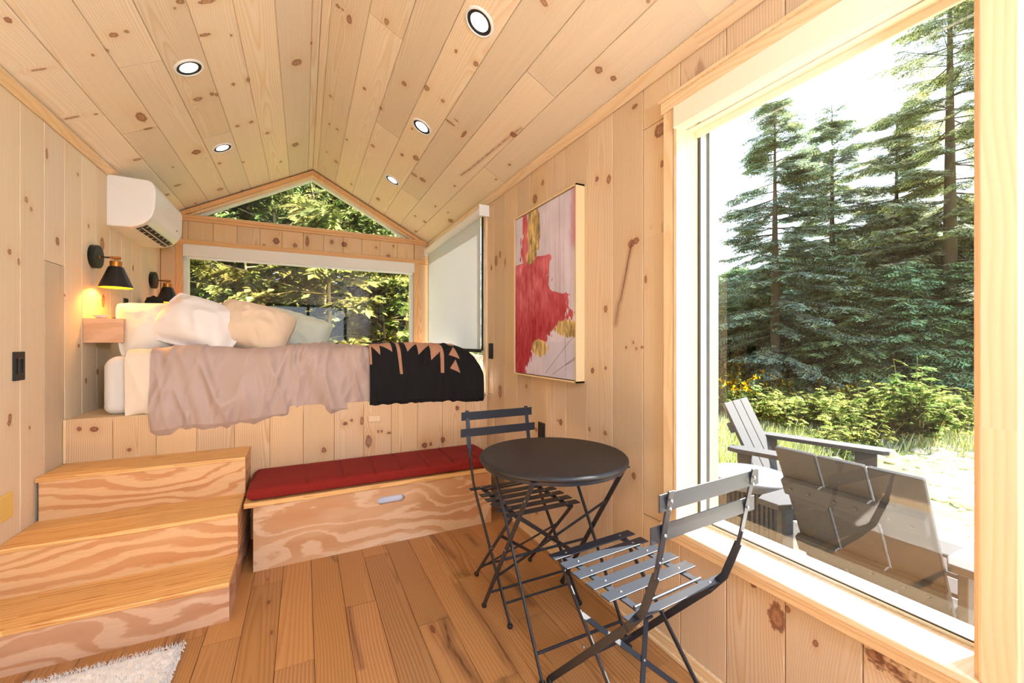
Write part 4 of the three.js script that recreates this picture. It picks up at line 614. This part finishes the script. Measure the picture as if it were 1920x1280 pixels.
const M4 = new THREE.Matrix4(), Q4 = new THREE.Quaternion(), E4 = new THREE.Euler();
function instanced(name, g, mat, list, parent, colors) {
  const im = new THREE.InstancedMesh(g, mat, list.length); im.name = name; im.castShadow = im.receiveShadow = true; list.forEach(([p, q, s], i) => im.setMatrixAt(i, M4.compose(p, q, s)));
  if (colors) { const c = new THREE.Color(); list.forEach((_, i) => im.setColorAt(i, c.setRGB(...colors(i)))); }
  im.userData.kind = 'stuff'; parent.add(im); return im;
}
// --- leaf and needle sprays
function sprayGeo(n, len, ll, lw, seed, droop = .1) { // paired leaflets on a stem, lying in xz, along +z
  const r = rng(seed), P = [], N = [];
  const leaf = (x, y, z, ang, l, w, roll) => { const dx = Math.sin(ang), dz = Math.cos(ang), sx = dz, sz = -dx, up = roll; const a = [x, y, z], b = [x + dx * l * .45 + sx * w, y + up * w, z + dz * l * .45 + sz * w], c = [x + dx * l, y - l * .12, z + dz * l], d = [x + dx * l * .45 - sx * w, y - up * w, z + dz * l * .45 - sz * w]; for (const t of [[a, b, c], [a, c, d]]) { const u = V(...t[1]).sub(V(...t[0])), v = V(...t[2]).sub(V(...t[0])), q = u.cross(v).normalize(); if (q.y < 0) q.negate(); for (const k of t) { P.push(...k); N.push(q.x, q.y, q.z); } } };
  for (let i = 0; i < n; i++) { const k = (i + .5) / n, z = k * len, y = -droop * k * k * len; for (const s of [-1, 1]) leaf(0, y, z, s * (1.05 - .35 * k + (r() - .5) * .3), ll * (.75 + .5 * Math.sin(k * Math.PI)) * (.85 + r() * .3), lw, (r() - .5) * 1.4); }
  leaf(0, -droop * len, len, 0, ll, lw, 0);
  const g = new THREE.BufferGeometry(); g.setAttribute('position', new THREE.Float32BufferAttribute(P, 3)); g.setAttribute('normal', new THREE.Float32BufferAttribute(N, 3)); g.setAttribute('uv', new THREE.Float32BufferAttribute(new Float32Array(P.length / 3 * 2), 2)); return g;
}
function twigGeo(seed) { // spruce spray: stem with side twigs carrying short needles
  const r = rng(seed), P = [], N = []; const tri = (a, b, c) => { const q = b.clone().sub(a).cross(c.clone().sub(a)).normalize(); if (q.y < 0) q.negate(); for (const k of [a, b, c]) { P.push(k.x, k.y, k.z); N.push(q.x, q.y, q.z); } };
  const needles = (o, d, L, n) => { for (let i = 0; i < n; i++) { const p = o.clone().addScaledVector(d, L * (i + .3) / n), side = V(d.z, 0, -d.x); for (const s of [-1, 1]) { const e = d.clone().multiplyScalar(.55).addScaledVector(side, s * .8).add(V(0, (r() - .3) * .7, 0)).normalize(); const w = d.clone().multiplyScalar(.012); tri(p.clone().sub(w), p.clone().add(w), p.clone().addScaledVector(e, .05 + r() * .02)); } } };
  const main = V(0, 0, 1); needles(V(0, 0, 0), main, .42, 11); for (let i = 0; i < 4; i++) for (const s of [-1, 1]) { const o = V(0, 0, .05 + i * .09), d = V(s * .8, -.12 - r() * .25, .62).normalize(); needles(o, d, .2 - i * .032, 5 - Math.floor(i / 2)); }
  const g = new THREE.BufferGeometry(); g.setAttribute('position', new THREE.Float32BufferAttribute(P, 3)); g.setAttribute('normal', new THREE.Float32BufferAttribute(N, 3)); g.setAttribute('uv', new THREE.Float32BufferAttribute(new Float32Array(P.length / 3 * 2), 2)); return g;
}
const leafMat = (c, tr = .45) => phys({ color: c, roughness: .85, transmission: tr, thickness: 0, side: THREE.DoubleSide });
const twigs = [twigGeo(1), twigGeo(2)], bark = std({ color: 0x54473a, roughness: 1 }), barkPale = std({ color: 0x9a8a72, roughness: 1 });
const needleMat = leafMat(0xffffff, .45);
function spruce(name, label, cat, [x, y, z], h, rad, seed, opt = {}, group) {
  const t = thing(name, label, cat, [x, y, z], 0, group), r = rng(seed), wood_ = [], list = [], up = ey, start = opt.start ?? .12, dens = opt.dens ?? 1;
  const tr = h * .014 + .03; const tp = []; for (let i = 0; i <= 10; i++) tp.push([Math.max(.008, tr * (1 - i / 10)), h * i / 10]); const tg = lathe(tp, 10); part('trunk', tg, bark, t);
  for (let yy = start * h; yy < h * .985;) {
    const k = yy / h, nb = 4 + Math.floor(r() * 3);
    for (let b = 0; b < nb; b++) {
      const L = rad * (Math.pow(1 - k, opt.pow ?? .75) + .03) * (.55 + r() * .6), a = r() * 6.283, dx = Math.cos(a), dz = Math.sin(a), rise = k > .75 ? .35 : mix(-.25, .2, k) + (r() - .5) * .25; if (r() > dens) continue;
      const at = (s) => V(dx * L * s, yy + L * (rise * s - .28 * s * s + .22 * s * s * s), dz * L * s); const mid = at(.5), end = at(1);
      wood_.push(rod(at(0), mid, .012 + L * .006, .008 + L * .003, 4), rod(mid, end, .008 + L * .003, .003, 4));
      const nt = Math.ceil(L * 9 * (opt.fol ?? 1)) + 2;
      for (let i = 0; i < nt; i++) { const s = .14 + .86 * Math.pow((i + r()) / nt, .8), p = at(s), side = (i & 1 ? 1 : -1) * (.35 + r() * .75) * (s > .93 ? .2 : 1); Q4.setFromEuler(E4.set(.1 + r() * .35, Math.atan2(dx, dz) + side, (r() - .5) * .7, 'YXZ')); const sc = (.75 + r() * .6) * (opt.tw ?? 1); list.push([p, Q4.clone(), V(sc, sc, sc)]); }
    }
    yy += (.2 + r() * .17) * (opt.gap ?? 1) * Math.max(.45, h / 11);
  }
  part('branches', wood_, bark, t).userData.kind = 'stuff';
  const c0 = opt.color ?? [.36, .46, .27]; instanced('foliage', twigs[seed & 1], needleMat, list, t, () => { const k = .65 + r() * .75, w = r(); return [c0[0] * k * (.85 + w * .3), c0[1] * k, c0[2] * k * (1.2 - w * .4)]; });
  return t;
}
spruce('spruce_tree', 'tall sparse spruce nearest the left edge of the big window', 'tree', [14.2, GY - .1, -8.56], 10.3, 2.7, 31, { dens: .92, fol: 1.5, gap: .9 }, 'tall spruces beyond the meadow');
spruce('spruce_tree', 'narrow pointed spruce standing between the two taller ones', 'tree', [18.1, GY - .1, -8.75], 11.0, 2.5, 32, { dens: .95, pow: .62, fol: 1.5, gap: .85 }, 'tall spruces beyond the meadow');
spruce('spruce_tree', 'tallest spruce with a thick trunk at the right edge of the big window', 'tree', [18.1, GY - .1, -5.5], 15.5, 3.6, 33, { dens: .95, fol: 1.4, gap: .75, start: .14, color: [.46, .52, .25] }, 'tall spruces beyond the meadow');
spruce('spruce_tree', 'slim spruce just left of the tallest one', 'tree', [18.6, GY - .1, -7.0], 10.2, 2.2, 34, { dens: .95, fol: 1.4, gap: .85, color: [.36, .42, .2] }, 'tall spruces beyond the meadow');
const yA = spruce('young_spruce', 'bushy young spruce in the green thicket under the tall spruces', 'tree', [15.4, GY, -7.3], 4.6, 1.7, 35, { start: .03, fol: 1.3, gap: .8, color: [.38, .52, .2] }, 'young spruces in the thicket');
const yB = spruce('young_spruce', 'bushy young spruce in the green thicket under the tall spruces', 'tree', [16.2, GY, -5.9], 4.2, 1.8, 36, { start: .03, fol: 1.3, gap: .8, color: [.3, .5, .22] }, 'young spruces in the thicket');
function copyOf(o, pos, turn, s, label) { const c = o.clone(); c.name = numbered(o.name.replace(/_\d{3}$/, '')); c.position.set(...pos); c.rotation.y = turn; c.scale.setScalar(s); c.userData = { ...o.userData }; if (label) c.userData.label = label; scene.add(c); return c; }
[[17.0, -8.2, 1.1], [16.8, -6.7, .9], [17.5, -4.9, 1.0], [19.5, -7.8, 1.3], [19.5, -6.3, 1.3], [15.6, -9.9, 1], [20.5, -9.5, 1.5], [20.5, -5.2, 1.4], [16.5, -11.5, 1.2], [22, -8.3, 1.6], [21, -12, 1.5], [14.5, -11.6, .8], [18.5, -14.6, 1.3]].forEach(([x, z, s], i) => copyOf(i & 1 ? yA : yB, [x, GY, z], i * 1.7, s));

// --- broad-leaved trees behind the bed window
const leafG = [sprayGeo(6, .2, .075, .016, 5), sprayGeo(5, .17, .085, .022, 6), sprayGeo(3, .12, .08, .028, 7)];
function leafyTree(label, [x, y, z], h, rad, seed, col, opt = {}, group) {
  const t = thing('broadleaf_tree', label, 'tree', [x, y, z], 0, group), r = rng(seed), w = [], list = [];
  let p = V(0, 0, 0), rr = opt.tr ?? .05; const N = 9, lean = V((r() - .5) * .25, 0, (r() - .5) * .25); const pts = [p.clone()]; for (let i = 0; i < N; i++) { p = p.clone().add(V(lean.x * h / N + (r() - .5) * .12, h / N, lean.z * h / N + (r() - .5) * .12)); pts.push(p); }
  const curve = new THREE.CatmullRomCurve3(pts); const tg = []; for (let i = 0; i < N; i++) tg.push(rod(pts[i], pts[i + 1], rr * (1 - i / N * .8), rr * (1 - (i + 1) / N * .8), 7)); part('trunk', tg, opt.bark ?? barkPale, t);
  const nb = opt.nb ?? 26;
  for (let b = 0; b < nb; b++) {
    const k = .12 + .88 * (b + r()) / nb, o = curve.getPoint(Math.min(1, k)), a = b * 2.4 + r(), L = rad * (.5 + r() * .6) * (1 - .45 * Math.abs(k - .55)), rise = .1 + r() * .35; const at = (s) => V(o.x + Math.cos(a) * L * s, o.y + L * (rise * s - .25 * s * s), o.z + Math.sin(a) * L * s); w.push(rod(at(0), at(.5), .012, .008, 4), rod(at(.5), at(1), .008, .003, 4));
    const nt = Math.ceil(L * (opt.fol ?? 40)); for (let i = 0; i < nt; i++) { const s = .2 + .8 * r(), q = at(s).add(V((r() - .5) * .5, (r() - .5) * .16, (r() - .5) * .5).multiplyScalar(.3 + L * .45)); Q4.setFromEuler(E4.set(.15 + r() * .5, a * -1 + (r() - .5) * 3.2, (r() - .5) * .6, 'YXZ')); const sc = (.7 + r() * .7) * (opt.ls ?? 1); list.push([q, Q4.clone(), V(sc, sc, sc)]); }
  }
  part('branches', w, opt.bark ?? barkPale, t).userData.kind = 'stuff';
  instanced('foliage', leafG[opt.leaf ?? 0], leafMat(0xffffff, .68), list, t, () => { const k = .7 + r() * .6, q = r(); return [col[0] * k * (.8 + q * .3), col[1] * k, col[2] * k]; });
  return t;
}
const gB = 'broad-leaved trees behind the bed window', lemon = [.9, .93, .36], lime = [.72, .9, .34], fresh = [.66, .86, .32];
leafyTree('lime green sapling close outside the left half of the bed window', [-.9, GY, -7.2], 3.6, 1.2, 51, lime, {}, gB);
leafyTree('yellow green tree with layered sprays across the middle of the bed window', [.5, GY, -7.8], 5.0, 1.7, 52, lemon, { nb: 34 }, gB);
leafyTree('slender leaning tree with a pale trunk at the right of the bed window', [1.75, GY, -7.4], 4.2, 1.0, 53, lime, { tr: .07, fol: 36, leaf: 1 }, gB);
leafyTree('bright leafy tree filling the top of the gable window', [-.2, GY, -8.8], 6.8, 2.0, 54, lime, { nb: 44 }, gB);
const dA = leafyTree('leafy tree farther back in the wood behind the bed window', [-2.2, GY, -9.5], 6, 2.2, 55, fresh, { nb: 34, fol: 40, bark, ls: 1.3 }, 'trees farther back in the wood behind the cabin');
const dB = leafyTree('leafy tree farther back in the wood behind the bed window', [2.2, GY, -10.4], 5, 2.0, 56, fresh, { nb: 34, fol: 40, leaf: 1, bark, ls: 1.3 }, 'trees farther back in the wood behind the cabin');
[[-1, -12, .95], [-4, -12, 1.1], [1.6, -13.6, 1], [-2.6, -14.8, 1.3], [3.8, -15.5, 1.1], [.4, -16.4, 1.4], [-5, -16, 1.5], [-1.8, -18.5, 1.8], [2.6, -19, 1.7]].forEach(([x, z, s], i) => copyOf(i & 1 ? dA : dB, [x, groundY(x, z), z], i * 2.1, s));
leafyTree('green tree seen in the gap beside the roller blind', [3.4, GY, -6.9], 3.2, 1.3, 57, lime, { leaf: 1 }, gB);
leafyTree('brownish bare-twigged sapling low outside the bed window', [1.0, GY, -6.6], 2.6, .8, 58, [.22, .24, .06], { nb: 18, fol: 34, leaf: 2 }, gB);
leafyTree('tall thin tree with a pale trunk in the left half of the bed window', [-.75, GY, -9.2], 7, 1.5, 59, lemon, { tr: .1, nb: 26, fol: 40 }, gB);

leafyTree('lemon green young tree between the two pale trunks of the bed window', [.9, GY, -8.9], 4.2, 1.5, 71, lemon, { nb: 30, leaf: 1 }, gB);
leafyTree('lime green tree leaning over the right corner of the bed window', [2.7, GY, -8.9], 3.0, 1.2, 72, lime, { nb: 30 }, gB);
leafyTree('lemon green tree beyond the sapling at the left of the bed window', [-1.9, GY, -8.4], 4.6, 1.5, 73, lemon, { nb: 30 }, gB);
leafyTree('fresh green tree whose crown shows low in the gable window', [.9, GY, -10], 6.4, 1.8, 74, lime, { nb: 40, leaf: 1 }, gB);
leafyTree('low lemon green sapling nearest the left of the bed window', [-.75, GY, -6.1], 2.9, .9, 81, lemon, { nb: 20, fol: 26, ls: 1.35 }, gB);
leafyTree('low lime green sapling nearest the middle of the bed window', [.15, GY, -6.3], 3.1, 1.0, 82, lemon, { nb: 20, fol: 26, ls: 1.35, leaf: 1 }, gB);
leafyTree('low bright sapling nearest the right of the bed window', [1.35, GY, -6.2], 2.7, .9, 83, lime, { nb: 18, fol: 28, ls: 1.3, leaf: 2 }, gB);
// --- meadow shrubs, goldenrod, grass, stones
function shrub(name, label, cat, [x, y, z], h, rad, seed, col, opt = {}, group) {
  const t = thing(name, label, cat, [x, y, z], 0, group), r = rng(seed), w = [], list = [], tops = []; const ns = opt.ns ?? 16;
  for (let i = 0; i < ns; i++) { const a = r() * 6.28, R = rad * Math.sqrt(r()), H = h * (.55 + r() * .5), e = V(Math.cos(a) * R, H, Math.sin(a) * R), o = V(Math.cos(a) * R * .4, 0, Math.sin(a) * R * .4); w.push(rod(o, e, .006, .003, 4)); const nl = opt.nl ?? 16; for (let k = 0; k < nl; k++) { const s = .15 + .85 * (k + r()) / nl, p = o.clone().lerp(e, s); Q4.setFromEuler(E4.set(-.2 + r() * .7, r() * 6.28, (r() - .5) * .8, 'YXZ')); const sc = (.6 + r() * .6) * (opt.ls ?? 1); list.push([p, Q4.clone(), V(sc, sc, sc)]); } tops.push(e); }
  part('stems', w, std({ color: opt.stem ?? 0x7a7040, roughness: 1 }), t).userData.kind = 'stuff';
  instanced('foliage', leafG[opt.leaf ?? 2], leafMat(0xffffff, .68), list, t, () => { const k = .7 + r() * .6, q = r(); return [col[0] * k * (.8 + q * .3), col[1] * k, col[2] * k]; });
  if (opt.flower) { const fl = []; for (const e of tops) for (let i = 0; i < 9; i++) { Q4.setFromEuler(E4.set(r() * 2, r() * 6, r() * 2)); fl.push([e.clone().add(V((r() - .5) * .12, (r() - .2) * .12, (r() - .5) * .12)), Q4.clone(), V(.35, .35, .35)]); } instanced('blossom', leafG[2], leafMat(0xf2c411, .3), fl, t); }
  return t;
}
const yl = [.8, .92, .3], yg = [.62, .85, .28];
const s1 = shrub('meadow_shrub', 'yellow green shrub in the sunny meadow', 'shrub', [9.2, GY, -3.2], 1.45, .55, 61, yg, { ns: 16, nl: 14, ls: 1.2 }, 'meadow shrubs'); s1.userData.label = 'tall airy shrub reaching above the meadow near the right window edge';
const s2 = shrub('meadow_shrub', 'yellow green shrub in the sunny meadow', 'shrub', [10.5, GY, -3.4], 1.0, 1.0, 62, yl, { ns: 22, nl: 11, ls: 1.3 }, 'meadow shrubs');
const s3 = shrub('meadow_shrub', 'yellow green shrub in the sunny meadow', 'shrub', [11, GY, -6.5], .8, .9, 63, yg, { ns: 20, nl: 10, ls: 1.3 }, 'meadow shrubs');
const gr = shrub('goldenrod', 'goldenrod clump flowering yellow in the meadow', 'plant', [8.3, GY, -6.1], 1.15, .5, 64, [.62, .85, .28], { ns: 18, nl: 13, flower: true, ls: .8 }, 'goldenrod clumps');
{ const r = rng(88); for (let i = 0; i < 46; i++) { const x = 7.2 + r() * 7.5, z = -x * (.26 + r() * .56); if (x < 10.4 && z > -3.1) continue; if (Math.hypot((x - 7.2) / 3.2, (z + .6) / 2.6) < 1) continue; copyOf(i % 2 ? s2 : s3, [x, GY, z], r() * 6, (.45 + r() * .4), 'yellow green shrub in the sunny meadow'); }
  [[8.9, -6.7, 1], [9.5, -7.0, 1.05], [8.0, -5.7, .9], [10.2, -6.2, .8], [9.8, -7.6, 1.1], [7.6, -6, .95], [10.8, -7.9, 1.1], [11.3, -5.4, .8]].forEach(([x, z, s], i) => copyOf(gr, [x, GY, z], i, s)); }
{ // grass: one spread nobody could count
  const g = new THREE.BufferGeometry(); const P = [], N = []; for (let i = 0; i < 7; i++) { const a = i * .9, dx = Math.cos(a), dz = Math.sin(a), l = .12 + (i % 3) * .05; P.push(dx * .02 - dz * .006, 0, dz * .02 + dx * .006, dx * .02 + dz * .006, 0, dz * .02 - dx * .006, dx * (.05 + l * .3), l, dz * (.05 + l * .3)); for (let k = 0; k < 3; k++) N.push(0, 1, 0); }
  g.setAttribute('position', new THREE.Float32BufferAttribute(P, 3)); g.setAttribute('normal', new THREE.Float32BufferAttribute(N, 3)); g.setAttribute('uv', new THREE.Float32BufferAttribute(new Float32Array(P.length / 3 * 2), 2));
  const r = rng(90), list = [], m = new THREE.Group(); m.name = 'meadow_grass'; tag(m, 'short yellow green grass covering the meadow', 'grass', null, 'stuff'); scene.add(m);
  for (let i = 0; i < 26000; i++) { const x = 4.2 + Math.pow(r(), .8) * 13, z = -x * (.12 + r() * .85) - (r() < .1 ? 2 : 0); const tr = Math.hypot((x - 7.2) / 3.6, (z + .6) / 2.9); if (tr < .85 + r() * .3) continue; Q4.setFromEuler(E4.set((r() - .5) * .4, r() * 6.28, (r() - .5) * .4)); const s = .7 + r() * .9; list.push([V(x, GY + (fbm(x * .35, z * .35, 3) - .5) * .5 * sm(3, 8, Math.max(0, x - 4)), z), Q4.clone(), V(s, s, s)]); }
  instanced('blades', g, leafMat(0xffffff, .4), list, m, () => { const k = .7 + r() * .6; return [.6 * k, .68 * k, .14 * k]; });
  const st = new THREE.Group(); st.name = 'gravel'; tag(st, 'loose pale stones of the track beside the deck', 'gravel', null, 'stuff'); scene.add(st); const ic = new THREE.IcosahedronGeometry(.05, 1), ip = ic.attributes.position; for (let i = 0; i < ip.count; i++) { const k = .75 + .5 * vn(ip.getX(i) * 37 + 3, ip.getY(i) * 41 + ip.getZ(i) * 29); ip.setXYZ(i, ip.getX(i) * k, ip.getY(i) * k * .6, ip.getZ(i) * k); } ic.computeVertexNormals(); const l2 = []; for (let i = 0; i < 2600; i++) { const a = r() * 6.28, q = Math.sqrt(r()), x = 7.2 + Math.cos(a) * q * 3.9, z = -.6 + Math.sin(a) * q * 3.2; if (x < 4.1) continue; const s = .25 + Math.pow(r(), 3) * 2; Q4.setFromEuler(E4.set(r(), r() * 6, r())); l2.push([V(x, GY + (fbm(x * .35, z * .35, 3) - .5) * .5 * sm(3, 8, Math.max(0, x - 4)), z), Q4.clone(), V(s, s, s)]); }
  instanced('stones', ic, std({ color: 0xcbbfa8, roughness: 1 }), l2, st);
}
{ // parked pale car glimpsed through the trunks
  const t = thing('parked_car', 'pale car glimpsed between the trunks at the right window edge', 'car', [31.5, GY - .35, -8.6], -.25);
  const sh = new THREE.Shape(); sh.moveTo(-2.1, .35); sh.lineTo(-2.1, .8); sh.quadraticCurveTo(-1.9, .95, -1.2, 1.0); sh.lineTo(-.6, 1.42); sh.lineTo(1.1, 1.45); sh.quadraticCurveTo(1.7, 1.2, 2.0, .95); sh.lineTo(2.1, .4); sh.closePath(); const g = new THREE.ExtrudeGeometry(sh, { depth: 1.7, bevelEnabled: true, bevelSize: .05, bevelThickness: .05 }); g.translate(0, 0, -.85); part('body', g, std({ color: 0xe8ebef, roughness: .3 }), t);
  part('window', [bx(-.95, 1.3, 1.03, 1.32, -.92, .92)], std({ color: 0x252a30, roughness: .1 }), t); for (const x of [-1.3, 1.3]) for (const z of [-.8, .8]) { const w = new THREE.CylinderGeometry(.34, .34, .2, 24); w.rotateX(Math.PI / 2); w.translate(x, .34, z); part('wheel', w, rubber, t); }
}
// --- deck furniture
function adirondack(pos, turn, label) {
  const t = thing('adirondack_chair', label, 'chair', pos, turn, 'charcoal deck chairs'), m = std({ color: 0x24272a, roughness: .85 }), bolt = std({ color: 0x1a1a1a, roughness: .5 });
  const top = V(0, .862, -.42), bot = V(0, .17, -.1), d = top.clone().sub(bot).normalize(), n = V(0, -d.z, d.y).normalize();
  for (let i = -1; i <= 1; i++) { const wT = .158, s = part('back_slat', bar(bot.clone().add(V(i * .166, 0, 0)), top.clone().add(V(i * .166, 0, 0)), wT, .022, n, .006), m, t); }
  for (const k of [.36, .765]) { const p = bot.clone().lerp(top, k).addScaledVector(n, -.028); const q = part('back_batten', bar(p.clone().add(V(-.26 + .03 * k, 0, 0)), p.clone().add(V(.26 - .03 * k, 0, 0)), .075, .032, n, .005), m, t); for (const i of [-1, 0, 1]) for (const o of [-.035, .035]) part('bolt', new THREE.SphereGeometry(.007, 8, 6).translate(p.x + i * .166 + o, p.y, p.z).translate(-n.x * .017, -n.y * .017, -n.z * .017), bolt, q); }
  for (let i = 0; i < 5; i++) { const k = i / 4, p = V(0, mix(.22, .36, k), mix(-.06, .38, k)); part('seat_slat', bar(p.clone().add(V(-.27, 0, 0)), p.clone().add(V(.27, 0, 0)), .095, .022, V(0, .95, -.3), .005), m, t); }
  for (const s of [-1, 1]) {
    part('arm', (() => { const sh = new THREE.Shape(); sh.moveTo(-.045, -.34); sh.lineTo(.045, -.34); sh.lineTo(.065, -.28); sh.lineTo(.07, .42); sh.lineTo(.05, .45); sh.lineTo(-.05, .45); sh.lineTo(-.07, .42); sh.lineTo(-.065, -.28); sh.closePath(); const g = new THREE.ExtrudeGeometry(sh, { depth: .02, bevelEnabled: true, bevelSize: .004, bevelThickness: .004, bevelSegments: 2 }); g.rotateX(Math.PI / 2); g.translate(s * .325, .575, 0); return g; })(), m, t);
    part('front_leg', bx(s * .3 - .015, s * .3 + .015, 0, .553, .27, .39, .004), m, t); part('side_rail', bar(V(s * .275, .33, .4), V(s * .275, .055, -.46), .12, .026, V(1, 0, 0), .004), m, t);
    part('rear_leg', bx(s * .3 - .013, s * .3 + .013, 0, .553, -.3, -.21, .004), m, t);
  }
  return t;
}
adirondack([2.27, DY, -.868], Math.PI / 2, 'charcoal deck chair seen from behind, right outside the big window');
adirondack([3.13, DY, -1.72], .29, 'charcoal deck chair farther out, turned sideways behind the drum table');
{
  const t = thing('drum_table', 'round fluted dark drum table between the two deck chairs', 'side table', [2.33, DY, -1.56]), m = std({ color: 0x2c2d2e, roughness: .6 });
  part('drum', (() => { const N = 216, sh = []; for (let i = 0; i < N; i++) { const a = i / N * 6.28318, r = .2 + .006 * Math.cos(a * 54); sh.push(new THREE.Vector2(Math.cos(a) * r, Math.sin(a) * r)); } const g = new THREE.ExtrudeGeometry(new THREE.Shape(sh), { depth: .5, bevelEnabled: false }); g.rotateX(-Math.PI / 2); return g; })(), m, t);
  part('top', lathe([[0, .5], [.215, .5], [.222, .504], [.224, .53], [.218, .545], [.205, .55], [0, .55]], 64), std({ color: 0x44494e, roughness: .5 }), t);
}
shade(scene);
renderer.render(scene, camera);
